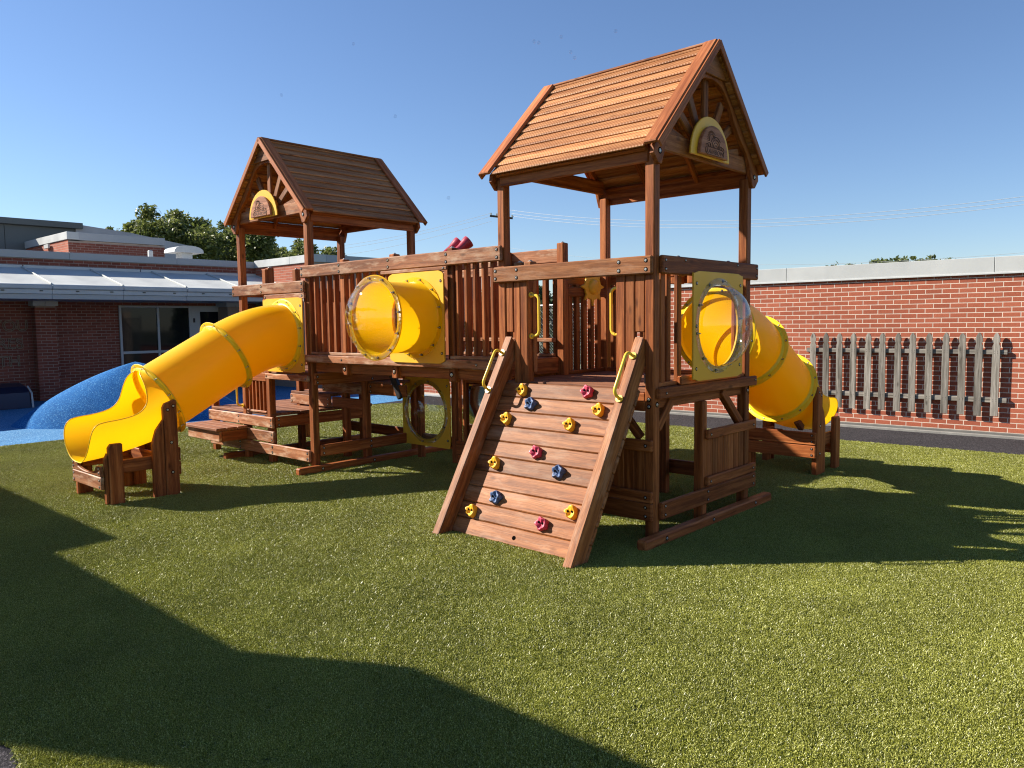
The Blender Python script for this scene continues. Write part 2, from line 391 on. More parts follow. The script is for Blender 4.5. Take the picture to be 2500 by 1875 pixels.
class J:
    def __init__(s): s.v = []; s.f = []; s.rec = []
    def add(s, v, f):
        k = len(s.v); s.v += [Vector(p) for p in v]; s.f += [tuple(i+k for i in q) for q in f]
    def box(s, x0, x1, y0, y1, z0, z1):
        s.add([(x, y, z) for x in (x0, x1) for y in (y0, y1) for z in (z0, z1)],
              [(0, 1, 3, 2), (4, 6, 7, 5), (0, 4, 5, 1), (2, 3, 7, 6), (0, 2, 6, 4), (1, 5, 7, 3)])
    def cyl(s, p, d, r, h, n=10, r2=None, cap=True):
        p = Vector(p); R = frame(Vector(d)); r2 = r if r2 is None else r2
        y = Vector((R[0][1], R[1][1], R[2][1])); z = Vector((R[0][2], R[1][2], R[2][2])); x = Vector(d).normalized()
        a = [p+y*r*cos(2*pi*i/n)+z*r*sin(2*pi*i/n) for i in range(n)]
        b = [p+x*h+y*r2*cos(2*pi*i/n)+z*r2*sin(2*pi*i/n) for i in range(n)]
        f = [(i, (i+1) % n, n+(i+1) % n, n+i) for i in range(n)]
        if cap: f += [tuple(range(n)), tuple(range(n, 2*n))]
        s.add(a+b, f)
    def bolt(s, p, d, r=.011):
        s.rec.append((Vector(p), Vector(d), r*1.55)); s.cyl(Vector(p)+Vector(d).normalized()*.0015, d, r*.95, .001, 12); s.cyl(Vector(p)+Vector(d).normalized()*.0015, d, r*.85, .006, 8, r*.5)
    def tube(s, pts, r, n=8, closed=False):
        pts = [Vector(p) for p in pts]; m = len(pts); rings = []
        prev = None
        for i, p in enumerate(pts):
            if closed: d = pts[(i+1) % m]-pts[i-1]
            else: d = pts[min(i+1, m-1)]-pts[max(i-1, 0)]
            d.normalize()
            if prev is None:
                y = d.orthogonal().normalized()
            else:
                y = (prev-d*prev.dot(d)).normalized()
            prev = y; z = d.cross(y)
            rr = r[i] if isinstance(r, (list, tuple)) else r
            rings.append([p+y*rr*cos(2*pi*k/n)+z*rr*sin(2*pi*k/n) for k in range(n)])
        v = [q for g in rings for q in g]; f = []
        for i in range(m if closed else m-1):
            a, b = i*n, ((i+1) % m)*n
            for k in range(n): f.append((a+k, a+(k+1) % n, b+(k+1) % n, b+k))
        if not closed: f += [tuple(range(n)), tuple((m-1)*n+k for k in range(n))]
        s.add(v, f)
    def emit(s, name, par, mat, smooth=False, kind=None, grain=(1, 0, 0), recalc=True):
        if not s.v: return None
        if s.rec and kind == 'stuff' and name == 'bolts':
            q = J()
            for p, d, rr in s.rec: q.cyl(p, d, rr, .0016, 12)
            q.emit('bolt_recess_shade', par, HOLE_SHADE, kind='stuff')  # flat black discs painting the shade of recesses round the bolts
        return mk(name, par, s.v, s.f, mat, grain, None, smooth, kind, recalc)
def ctx(m): CTX.append(CTX[-1] @ m)
def arc_smooth(pts, k=3):
    out = []
    n = len(pts)
    for i in range(n-1):
        p0 = Vector(pts[max(i-1, 0)]); p1 = Vector(pts[i]); p2 = Vector(pts[i+1]); p3 = Vector(pts[min(i+2, n-1)])
        for j in range(k):
            t = j/k
            out.append(.5*((2*p1)+(p2-p0)*t+(2*p0-5*p1+4*p2-p3)*t*t+(3*p1-p0-3*p2+p3)*t**3))
    out.append(Vector(pts[-1])); return out
def lathe(name, par, prof, origin, axis, mat, n=40, smooth=True, closed=False, solid=0):
    """prof: list of (r, h) along axis"""
    R = frame(axis); y = Vector((R[0][1], R[1][1], R[2][1])); z = Vector((R[0][2], R[1][2], R[2][2])); x = Vector(axis).normalized(); o = Vector(origin)
    v = []; f = []
    for r, h in prof:
        for k in range(n): v.append(o+x*h+y*r*cos(2*pi*k/n)+z*r*sin(2*pi*k/n))
    m = len(prof)
    for i in range(m if closed else m-1):
        a, b = i*n, ((i+1) % m)*n
        for k in range(n): f.append((a+k, a+(k+1) % n, b+(k+1) % n, b+k))
    ob = mk(name, par, v, f, mat, smooth=False)
    if smooth:
        ob.data.shade_smooth()
        try: ob.data.set_sharp_from_angle(angle=radians(40))
        except Exception: pass
    if solid:
        s = ob.modifiers.new('thickness', 'SOLIDIFY'); s.thickness = solid; s.offset = 0
    return ob
def bezhandle(name, par, a, b, out, r=.013, reach=.085, plate=(.055, .05)):
    """grab handle from a to b (points on a surface) standing off along out"""
    a, b, out = Vector(a), Vector(b), Vector(out).normalized(); d = (b-a).normalized(); L = (b-a).length
    pts = [a+out*.004, a+out*reach*.5+d*.004]
    for k in range(5):
        t = k/4*pi/2; pts.append(a+out*(reach*.5+reach*.5*sin(t))+d*(.004+.045*(1-cos(t))))
    q = [b-(p-a-out*(p-a).dot(out))+out*(p-a).dot(out) if False else b+out*((p-a).dot(out))-d*((p-a).dot(d)) for p in pts]
    pts = pts+list(reversed(q))
    j = J(); j.tube(pts, r, 10)
    o = j.emit(name, par, YHAND, smooth=True)
    side = d.cross(out)
    for p in (a, b):
        pl = [p+d*(plate[1]/2)*cos(t)+side*(plate[0]/2)*sin(t) for t in [2*pi*i/12 for i in range(12)]]
        jj = J(); n = 12
        jj.add(pl+[q_+out*.012 for q_ in pl], [tuple(range(n)), tuple(range(n, 2*n))]+[(i, (i+1) % n, n+(i+1) % n, n+i) for i in range(n)])
        jj.emit('mounting_plate', par, YHAND)
        k = J(); k.bolt(p+out*.012+side*.012, out, .008); k.emit('bolt', par, STEEL)
    return o

# ------------------------------------------------------------------ ground
def sheet(name, poly, z, mat, kind='structure', label=None, sub=0):
    me = bpy.data.meshes.new(name); me.from_pydata([(x, y, 0) for x, y in poly], [], [tuple(range(len(poly)))])
    bm = bmesh.new(); bm.from_mesh(me); bmesh.ops.recalc_face_normals(bm, faces=bm.faces)
    for f in bm.faces:
        if f.normal.z < 0: f.normal_flip()
    bm.to_mesh(me); bm.free()
    o = link(name, me, Matrix.Translation((0, 0, z)), None, mat); o['kind'] = kind
    if label: o['label'] = label
    return o
DIRT = plain('far_ground', (.10, .11, .05), .95, nz=.2, nsc=.3)
sheet('ground', [(-400, -300), (300, -300), (300, 400), (-400, 400)], -.02, DIRT)
sheet('black_rubber_path', [(-12.4, 5.5), (9, 5.5), (9, 7.9), (-12.4, 7.9)], -.012, BLACKR)
sheet('blue_rubber_ground', [(-18.2, -14), (-10.25, -14), (-10.2, -1.8), (-10.2, -.9), (-10.45, 2.2), (-10.75, 4.0), (-10.56, 5.25), (-10.7, 6.45), (-11.3, 7.9), (-18.2, 7.9)], -.008, BLUE)
# turf with a curved far left edge and the black corner at the lower left of the frame
turf_poly = [(-10.35, -14), (-10.24, -1.9), (-10.22, -.9), (-10.05, .6), (-9.75, 1.6), (-9.9, 2.6), (-10.2, 4.0), (-10.56, 5.15), (-10.1, 5.85), (-8.5, 6.02), (-3.5, 6.08),
             (-.9, 6.15), (1.45, 6.27), (9, 6.6), (9, -14), (4.0, -14), (.6, -5.6), (-.12, -4.45), (-.20, -4.34), (-.29, -4.305), (-.37, -4.30), (-.456, -4.30), (-.53, -4.31), (-.66, -4.40), (-1.5, -6), (-5, -14)]
sheet('turf', turf_poly, 0.0, TURFB)
sheet('rubber_corner', [(-7, -14.5), (-3.5, -8.6), (-1.2, -4.1), (.1, -4.1), (1.5, -4.6), (4.5, -14.5)], -.004, BLACKR)

# curb along the wall base
def wallY(x): return 7.78+.0402*(x+3.0)

# turf blades: a scattering of small fibres, thinned with distance
def turf_blades():
    pts = [(-10.15, -3.2), (-10.1, -.9), (-9.95, .6), (-9.70, 1.6), (-9.85, 2.6), (-10.15, 4.0), (-10.4, 5.10), (-10.0, 5.80), (-8.5, 5.98), (-3.5, 6.05), (-.9, 6.12), (1.45, 6.24), (3.5, 6.3), (6.2, 4.0), (4.6, -1.5), (3.0, -4.6), (1.2, -5.4), (.3, -5.0), (-.12, -4.43), (-.19, -4.32), (-.29, -4.29), (-.37, -4.285), (-.456, -4.285), (-.53, -4.295), (-.66, -4.38), (-1.5, -4.9), (-5, -4.2)]
    me = bpy.data.meshes.new('turf_blades'); me.from_pydata([(x, y, 0) for x, y in pts], [], [tuple(range(len(pts)))])
    o = link('turf_blades', me, Matrix.Translation((0, 0, .001)), None, BLADE); o['kind'] = 'stuff'; o['label'] = 'short green artificial turf fibres over the play area'
    g = bpy.data.node_groups.new('blades', 'GeometryNodeTree')
    g.interface.new_socket('Geometry', in_out='INPUT', socket_type='NodeSocketGeometry')
    g.interface.new_socket('Geometry', in_out='OUTPUT', socket_type='NodeSocketGeometry')
    nd = g.nodes; lk = g.links
    gi = nd.new('NodeGroupInput'); go = nd.new('NodeGroupOutput')
    # tuft
    cone = nd.new('GeometryNodeMeshCone'); cone.inputs['Vertices'].default_value = 3; cone.inputs['Radius Top'].default_value = .0007
    cone.inputs['Radius Bottom'].default_value = .0017; cone.inputs['Depth'].default_value = .017; cone.fill_type = 'NONE'
    ln = nd.new('GeometryNodeMeshGrid'); ln.inputs['Size X'].default_value = .056; ln.inputs['Size Y'].default_value = .056; ln.inputs['Vertices X'].default_value = 8; ln.inputs['Vertices Y'].default_value = 8
    rp = nd.new('FunctionNodeRandomValue'); rp.data_type = 'FLOAT_VECTOR'; rp.inputs[0].default_value = (-.006, -.006, -.003); rp.inputs[1].default_value = (.006, .006, .004)
    sp = nd.new('GeometryNodeSetPosition'); lk.new(ln.outputs[0], sp.inputs[0]); lk.new(rp.outputs[0], sp.inputs['Offset'])
    ip = nd.new('GeometryNodeInstanceOnPoints'); lk.new(sp.outputs[0], ip.inputs['Points']); lk.new(cone.outputs[0], ip.inputs['Instance'])
    rr = nd.new('FunctionNodeRandomValue'); rr.data_type = 'FLOAT_VECTOR'; rr.inputs[0].default_value = (-1.15, -1.15, 0); rr.inputs[1].default_value = (1.15, 1.15, 6.28)
    lk.new(rr.outputs[0], ip.inputs['Rotation'])
    rl = nd.new('GeometryNodeRealizeInstances'); lk.new(ip.outputs[0], rl.inputs[0])
    # scatter
    di = nd.new('GeometryNodeDistributePointsOnFaces'); di.distribute_method = 'RANDOM'
    pos = nd.new('GeometryNodeInputPosition'); ds = nd.new('ShaderNodeVectorMath'); ds.operation = 'DISTANCE'; ds.inputs[1].default_value = (CAM.x, CAM.y, 0)
    lk.new(pos.outputs[0], ds.inputs[0])
    # subdivide the carrier so that density can vary
    sb = nd.new('GeometryNodeSubdivideMesh'); sb.inputs['Level'].default_value = 5
    tri = nd.new('GeometryNodeTriangulate'); lk.new(gi.outputs[0], tri.inputs[0]); lk.new(tri.outputs[0], sb.inputs[0])
    mr = nd.new('ShaderNodeMapRange'); mr.inputs[1].default_value = 2.5; mr.inputs[2].default_value = 13.0; mr.inputs[3].default_value = 1700; mr.inputs[4].default_value = 1100
    lk.new(ds.outputs['Value'], mr.inputs[0]); lk.new(mr.outputs[0], di.inputs['Density']); lk.new(sb.outputs[0], di.inputs[0])
    i2 = nd.new('GeometryNodeInstanceOnPoints'); lk.new(di.outputs[0], i2.inputs['Points']); lk.new(rl.outputs[0], i2.inputs['Instance'])
    r2 = nd.new('FunctionNodeRandomValue'); r2.data_type = 'FLOAT_VECTOR'; r2.inputs[0].default_value = (0, 0, 0); r2.inputs[1].default_value = (0, 0, 6.28)
    lk.new(r2.outputs[0], i2.inputs['Rotation'])
    r3 = nd.new('FunctionNodeRandomValue'); r3.data_type = 'FLOAT'; r3.inputs[2].default_value = .8; r3.inputs[3].default_value = 1.25
    lk.new(r3.outputs[1], i2.inputs['Scale'])
    sm = nd.new('GeometryNodeSetMaterial'); sm.inputs['Material'].default_value = BLADE; lk.new(i2.outputs[0], sm.inputs[0]); lk.new(sm.outputs[0], go.inputs[0])
    md = o.modifiers.new('blades', 'NODES'); md.node_group = g
turf_blades()

# ------------------------------------------------------------------ brickwork
def bricks(par, origin, udir, length, z0, z1, bl, bh, mat, single=300, prefer=None, holes=(), mort=.010, depth=.02, out=None, start=0.0):
    """running bond on a wall face; origin at the left foot, udir along it, out = outward normal"""
    u = Vector(udir).normalized(); o = Vector(origin); out = Vector(out)
    cells = []; nrow = int(round((z1-z0)/bh))
    for r in range(nrow):
        zz = z0+r*bh; x = start-(bl/2 if r % 2 else 0)
        while x < length:
            a, b = max(x, 0)+mort/2, min(x+bl, length)-mort/2
            if b-a > .03 and a < b:
                hit = any(a < h[1] and b > h[0] and zz < h[3] and zz+bh > h[2] for h in holes)
                if not hit: cells.append((a, b, zz+mort/2, min(zz+bh-mort/2, z1)))
                else:
                    for h in holes:
                        if zz < h[3]-.01 and zz+bh > h[2]+.01:
                            if a < h[0] < b and h[0]-a > .03: cells.append((a, h[0]-mort/2, zz+mort/2, zz+bh-mort/2))
                            if a < h[1] < b and b-h[1] > .03: cells.append((h[1]+mort/2, b, zz+mort/2, zz+bh-mort/2))
            x += bl
    if prefer: cells.sort(key=lambda c: prefer(o+u*(c[0]+c[1])/2+Vector((0, 0, (c[2]+c[3])/2))))
    rest = J()
    for i, (a, b, c0, c1) in enumerate(cells):
        cen = o+u*((a+b)/2)+Vector((0, 0, (c0+c1)/2)); pr = -.0046+random.uniform(-.0004, .0004)
        if i < single:
            R = frame(u, (0, 0, 1))
            link('brick', cbmesh(b-a, c1-c0, depth, .0015, mat), Matrix.Translation(cen+out*(pr-depth/2+.004)) @ R, par)
        else:
            h = (b-a)/2; k = (c1-c0)/2; d1 = out*(pr+.004)
            base = out*(-.010); v = []
            for ww in (base, d1):
                v += [cen-u*h-Vector((0, 0, k))+ww, cen+u*h-Vector((0, 0, k))+ww, cen+u*h+Vector((0, 0, k))+ww, cen-u*h+Vector((0, 0, k))+ww]
            rest.add(v, [(4, 5, 6, 7), (0, 1, 5, 4), (1, 2, 6, 5), (2, 3, 7, 6), (3, 0, 4, 7)])
    rest.emit('brickwork', par, mat, kind='stuff')

# right-hand brick wall, a hair off parallel to the play set
def right_wall():
    x0, x1 = -6.45, 6.5
    p0 = Vector((x0, wallY(x0), 0)); p1 = Vector((x1, wallY(x1), 0)); u = (p1-p0).normalized(); n = Vector((u.y, -u.x, 0)); L = (p1-p0).length
    w = empty('brick_wall', tuple(p0), label='long red brick wall with a pale metal coping behind the play structure, grey picket panel hung on it', cat='wall')
    th = Vector((-n.x, -n.y, 0))*.30
    def quad(name, a, b, z0, z1, off, thick, mat, c=.004):
        A = p0+u*a+n*off; Bp = p0+u*b+n*off
        return beam(name, w, (A+Bp)/2-u*(b-a)/2-n*thick/2+Vector((0, 0, (z0+z1)/2)), (A+Bp)/2+u*(b-a)/2-n*thick/2+Vector((0, 0, (z0+z1)/2)), (0, 0, 1), z1-z0, thick, mat, c)
    quad('mortar_wall', 0, L, -.1, 2.375, 0, .3, MORTAR)
    # coping in sheets
    js = [0, 1.2, 2.6, 3.30, 4.17, 7.2, 10.2, L]
    for a, b in zip(js[:-1], js[1:]): quad('coping', a+.003, b-.003, 2.372, 2.60, .035, .38, COPING)
    quad('coping_drip', 0, L, 2.352, 2.378, .045, .05, WHITEM, .002)
    quad('base_ledge', 0, L, .0, .055, .05, .05, BASE, .006)
    quad('base_curb', 0, L, -.05, .022, .13, .085, CONC, .004)
    bricks(w, p0+n*.002, u, L, .057, 2.352, .225, .0728, BRICK, 300, prefer=lambda p: (p-Vector((2.2, 7.9, 1.4))).length, out=n, mort=.012)
right_wall()

# picket panel on the wall
def picket_panel():
    X = [-1.807, -1.59, -1.378, -1.166, -.944, -.726, -.505, -.291, -.065, .157, .379, .592, .806]
    t = empty('picket_panel', (-1.9, wallY(-1.9)-.05, .3), label='weathered grey picket fence panel with thirteen pickets fixed to the red brick wall', cat='picket fence')
    for z0, z1, a, b in ((1.195, 1.262, -1.92, .945), (.492, .562, -1.86, .955)):
        ya, yb = wallY(a)-.028, wallY(b)-.028
        beam('rail', t, (a, ya, (z0+z1)/2), (b, yb, (z0+z1)/2), (0, 0, 1), z1-z0, .045, GREY, .003)
    for x in X:
        y = wallY(x)-.052; lean = random.uniform(-.006, .006); xx = x; dz = random.uniform(-.006, .006)
        z0, z1 = .293+random.uniform(-.004, .004), 1.508+dz; hw = .049
        prof = [(-hw, z0), (hw, z0), (hw, 1.315), (.040, 1.335), (.034, 1.352), (.040, 1.368), (.047, 1.385), (.046, 1.42), (.038, 1.455), (.022, 1.492), (.008, z1),
                (-.008, z1), (-.022, 1.492), (-.038, 1.455), (-.046, 1.42), (-.047, 1.385), (-.040, 1.368), (-.034, 1.352), (-.040, 1.335), (-hw, 1.315)]
        prism('picket', t, [(xx+a+(b-z0)*lean, y, b) for a, b in prof], (0, -.019, 0), GREY, grain=(0, 0, 1), side=(1, 0, 0), c=.002)
    j = J()
    for x in X:
        for z in (1.215, 1.245, .515, .54):
            for dx in (-.02, .02): j.cyl((x+dx, wallY(x)-.071, z), (0, -1, 0), .003, .003, 6)
    j.emit('nails', t, BLACK, kind='stuff')
picket_panel()

# ------------------------------------------------------------------ play structure
PS = empty('play_structure', (-1.65, 0, 0), label='red-brown timber playground with two roofed towers, a bridge, ramp and yellow slides', cat='playground')
HW = .085
def posts_caps(par, x, y, z):
    j = J(); j.cyl((x, y, z), (0, 0, 1), .028, .004, 14); j.cyl((x, y, z+.004), (0, 0, 1), .020, .010, 12, .010); j.emit('post_cap', par, STEEL)
def slats_x(par, y0, y1, z0, z1, xs, w, name='slat', mat=None):
    for x in xs: box(name, par, x-w/2, x+w/2, y0, y1, z0, z1, mat or RED)
def slats_y(par, x0, x1, z0, z1, ys, w, name='slat', mat=None):
    for y in ys: box(name, par, x0, x1, y-w/2, y+w/2, z0, z1, mat or RED)

# ---- right tower
def tower_right():
    T = empty('tower', (-.8, .8, 0), PS, label='nearer tower beside the climbing ramp')
    Wd = 1.645; bt = J()
    px = [(-Wd, 0), (-HW, 0), (-Wd, 1.56), (-HW, 1.56)]
    for x, y in px: box('post', T, x, x+HW, y, y+HW, 0 if True else 0, 3.02, RED, .008)
    # rails
    box('rail', T, -1.672, -.001, -.04, -.002, 2.106, 2.246, RAMPW, .01)
    box('rail', T, .002, .040, .060, 1.722, 2.108, 2.252, RED, .01)
    box('rail', T, -1.67, 0, Wd+.002, Wd+.04, 2.108, 2.248, RED, .01)
    box('rail', T, -1.687, -1.649, .86, 1.70, 2.108, 2.248, RED, .01)
    for x in (-1.64, -1.385, -.30, -.05):
        for z in (2.142, 2.210): bt.bolt((x, -.04, z), (0, -1, 0))
    for y, r in ((.105, 1), (1.68, 1)):
        for z in (2.145, 2.215): bt.bolt((.04, y, z), (1, 0, 0), .009)
    for y in (.40, 1.30): bt.bolt((.04, y, 2.225), (1, 0, 0), .008)
    # deck and rims
    for i in range(11):
        y = .02+i*.145; box('deck_plank', T, -Wd+.0, -.002, y, y+.138, 1.186, 1.224, DECK, .005)
    box('rim', T, .002, .040, .02, 1.718, 1.137, 1.224, RED, .008)
    box('rim', T, -Wd, -HW-.003, .002, .04, 1.04, 1.184, RED)
    box('apron', T, -.078, -.040, .09, 1.555, 1.055, 1.184, RED)
    box('apron', T, -1.64, 0, 1.60, 1.638, 1.05, 1.184, RED)
    box('apron', T, -1.62, -1.58, .09, 1.555, 1.05, 1.184, RED)
    bt.bolt((.04, .12, 1.18), (1, 0, 0), .008); bt.bolt((.04, 1.68, 1.19), (1, 0, 0), .008)
    for y in (.042, 1.602): bt.bolt((0.001, y, 1.095), (1, 0, 0), .014)
    # front face boards either side of the ramp opening
    for x0, x1, z0 in ((-1.552, -1.470, 1.66), (-1.462, -1.384, 1.04), (-.358, -.272, 1.04), (-.268, -.184, 1.04), (-.176, -.090, 1.66)):
        box('upright_board', T, x0, x1, .004, .052, z0, 2.16, RED, .007)
    box('post', T, -1.380, -1.295, .0, .085, 1.0, 2.16, RED, .008)
    box('post', T, -.358, -.272, .054, .10, 1.224, 2.16, RED, .008)
    # right face: slats, bubble panel
    slats_y(T, -.05, -.014, 1.224, 2.12, [.155, .405, 1.395, 1.49], .065)
    slats_y(T, -.075, -.04, 1.26, 2.12, [.285], .06)
    box('kick_board', T, -.052, -.012, .09, 1.555, 1.226, 1.262, RED)
    box('panel_sill', T, -.01, .030, .36, 1.40, 1.226, 1.30, RED, .008)
    # back face and left rear side
    slats_x(T, Wd-.07, Wd-.03, 1.26, 2.12, [-1.49, -1.37, -1.25, -1.13, -1.01, -.91], .062)
    box('kick_board', T, -1.56, -.06, Wd-.075, Wd-.025, 1.226, 1.262, RED)
    slats_y(T, -1.63, -1.585, 1.26, 2.12, [.99, 1.11, 1.23, 1.35, 1.47], .062)
    box('kick_board', T, -1.635, -1.58, .93, 1.56, 1.226, 1.262, RED)
    box('inner_rail', T, -1.60, -1.562, .92, 1.56, 2.00, 2.09, RED)
    box('post', T, -1.645, -1.56, .84, .925, 0, 2.52, RED, .008); posts_caps(T, -1.602, .882, 2.52)
    box('post', T, -1.735, -1.655, .88, .955, 1.2, 2.44, RED, .008)
    box('step_board', T, -1.66, -1.62, .085, .84, 1.245, 1.40, RED, .008)
    for (x, y) in ((-1.38, 1.60), (-1.28, 1.60)): pass
    for x, y, z in ((-.04, .42, 2.255), (-.04, 1.28, 2.255), (-.55, 1.59, 2.262), (-.72, 1.59, 2.262)):
        box('post_top', T, x-.055, x+.045, y-.045, y+.045, 2.10, z, RED, .008); posts_caps(T, x, y, z)
    for x in (-1.46, -1.34): box('post_top', T, x-.045, x+.045, .055, .14, 1.3, 2.285, RAMPW, .01); 
    posts_caps(T, -1.46, .1, 2.285); posts_caps(T, -1.34, .1, 2.285)
    # under the deck
    box('post', T, -.085, 0, .765, .845, 0, 1.06, RED, .008)
    box('post', T, -.93, -.845, 1.56, 1.645, 0, 1.06, RED, .008)
    box('rail', T, .002, .038, .80, 1.720, .730, .814, RED, .008)
    box('rail', T, .002, .038, .80, 1.720, .322, .408, RED, .008)
    box('ground_rail', T, .002, .038, .062, 1.720, .180, .316, RED, .008)
    for i in range(7):
        y = .85+i*.0985; box('panel_board', T, -.022, -.002, y, y+.095, .40, .74, RED, .004)
    for y in (.85, 1.66):
        for z in (.77, .365): bt.bolt((.038, y, z), (1, 0, 0), .009)
    for y in (.11, .80, 1.665):
        for z in (.215, .285): bt.bolt((.038, y, z), (1, 0, 0), .009)
    box('rail', T, -.88, .0, -.038, -.002, .730, .820, RED, .008)
    box('rail', T, -.88, .0, -.038, -.002, .322, .412, RED, .008)
    box('ground_rail', T, -.88, .0, -.038, -.002, .178, .318, RED, .008)
    for i in range(8): box('panel_board', T, -.88+i*.1, -.88+i*.1+.096, .0, .02, .40, .75, RED, .004)
    for z in (.775, .365, .285, .215): bt.bolt((-.055, -.038, z), (0, -1, 0), .010)
    box('ground_rail', T, -1.64, 0, 1.65, 1.688, .21, .35, RED)
    box('ground_rail', T, -1.685, -1.648, .05, 1.70, .18, .32, RED)
    for p0, p1 in (((-.045, .10, .90), (-.045, .30, 1.10)), ((-.045, 1.53, .80), (-.045, 1.16, 1.12))):
        beam('brace', T, p0, p1, (1, 0, 0), .06, .075, RED)
    beam('brace', T, (-1.60, 1.50, .80), (-1.60, 1.22, 1.10), (1, 0, 0), .06, .075, RED)
    beam('brace', T, (-.15, .05, .82), (-.36, .05, 1.06), (0, 1, 0), .04, .075, RED)
    box('skid', T, .004, .094, -.257, 1.95, .0, .088, RED, .014)
    box('skid', T, -1.745, -1.655, -.257, 1.95, .0, .088, RED, .014)
    for y in (.042, .80, 1.60): bt.bolt((.094, y, .052), (1, 0, 0), .012)
    for z in (1.10, 1.155): bt.bolt((-.045, -.003, z-.02), (0, -1, 0), .012)
    bt.emit('bolts', T, STEEL, kind='stuff')
    # grab handles at the opening
    bezhandle('grab_handle', T, (-1.295, .045, 1.99), (-1.295, .045, 1.625), (1, 0, 0), reach=.095)
    bezhandle('grab_handle', T, (-.358, .075, 2.02), (-.358, .075, 1.635), (-1, 0, 0), reach=.095)
    return T
TR = tower_right()

# ---- bubble panels
def bubble_panel(par, M, w, h, R, bulge, bolts=10, label=None, tube=0):
    """sheet in the local xz plane, facing -y, centre at origin"""
    ctx(M)
    P = empty('bubble_panel', (0, 0, 0), par, label=label)
    n = 48; t = .014; rc = .05; v = []
    def outer(a):
        cx, sx = cos(a), sin(a); k = min(w/2/max(abs(cx), 1e-6), h/2/max(abs(sx), 1e-6)); return Vector((cx*k, 0, sx*k))
    angs = sorted(set([2*pi*i/n for i in range(n)]+[math.atan2(sz*h/2, sx*w/2) % (2*pi) for sx in (1, -1) for sz in (1, -1)]))
    m = len(angs); vv = []; f = []
    for y in (-t, 0):
        for a in angs:
            o = outer(a)
            if abs(abs(o.x)-w/2) < 1e-4 and abs(abs(o.z)-h/2) < 1e-4: o = Vector((o.x*(1-.018/w*2), 0, o.z*(1-.018/h*2)))
            vv.append((o.x, y, o.z)); vv.append((cos(a)*R, y, sin(a)*R))
    for i in range(m):
        j = (i+1) % m
        f += [(2*i, 2*j, 2*j+1, 2*i+1), (2*m+2*i, 2*m+2*j, 2*m+2*j+1, 2*m+2*i+1), (2*i, 2*j, 2*m+2*j, 2*m+2*i), (2*i+1, 2*j+1, 2*m+2*j+1, 2*m+2*i+1)]
    mk('panel_sheet', P, vv, f, YPANEL)
    y0 = -t
    if tube:
        prof = [(R+.055, -t-.002), (R+.055, -t-.008), (R+.012, -t-.012), (R, -t-.03), (R, -tube*.5), (R, -tube+.03), (R+.010, -tube+.010), (R+.060, -tube+.004), (R+.062, -tube-.002), (R+.060, -tube-.008), (R+.004, -tube-.008)]
        lathe('tube', P, [(r, h_) for r, h_ in prof], (0, 0, 0), (0, 1, 0), YEL, 56)
        jb = J()
        for k in range(bolts):
            a = 2*pi*(k+.5)/bolts; jb.bolt((cos(a)*(R+.036), -t-.01, sin(a)*(R+.036)), (0, -1, 0), .008); jb.cyl((cos(a)*(R+.036), -t-.01, sin(a)*(R+.036)), (0, -1, 0), .005, .03, 6)
        jb.emit('bolts', P, STEEL, kind='stuff')
        y0 = -tube-.010
    prof = [(R+.055, 0), (R+.0, -.004)]
    for k in range(1, 13):
        a = k/12*pi/2; prof.append((max(R*cos(a)**.9, .003), -.004-bulge*sin(a)))
    d = lathe('bubble_window', P, prof, (0, y0, 0), (0, 1, 0), CLEAR, 56)
    for p in d.data.polygons: p.use_smooth = True
    s = d.modifiers.new('thickness', 'SOLIDIFY'); s.thickness = .004
    jb = J()
    for k in range(bolts):
        a = 2*pi*(k+.25)/bolts
        p = Vector((cos(a)*(R+.034), y0-.002, sin(a)*(R+.034))); jb.bolt(p, (0, -1, 0), .008); jb.cyl(p, (0, -1, 0), .005, .030, 6)
    if not tube:
        for sx in (-1, 1):
            for sz in (-1, 0, 1) if w < .9 else (-1, 1): jb.bolt((sx*(w/2-.05), y0, sz*(h/2-.10)), (0, -1, 0), .010)
    else:
        for sx in (1,):
            for sz in (-1, 1): jb.bolt((sx*(w/2-.035), -t, sz*(h/2-.10)), (0, -1, 0), .010)
    jb.emit('bolts', P, STEEL, kind='stuff')
    CTX.pop(); return P
bubble_panel(PS, Matrix.Translation((.058, .907, 1.698)) @ Matrix.Rotation(radians(90), 4, 'Z'), .865, .895, .345, .24, label='yellow panel with a clear bubble on the nearer tower')
bubble_panel(PS, Matrix.Translation((-2.73, -.046, 1.808)), .83, .90, .345, .20, bolts=12, tube=.52, label='yellow panel with a short tube and clear bubble on the bridge')
bubble_panel(PS, Matrix.Translation((-4.26, 1.40, .628)), .91, .885, .355, .16, label='yellow panel with a clear bubble low under the bridge')

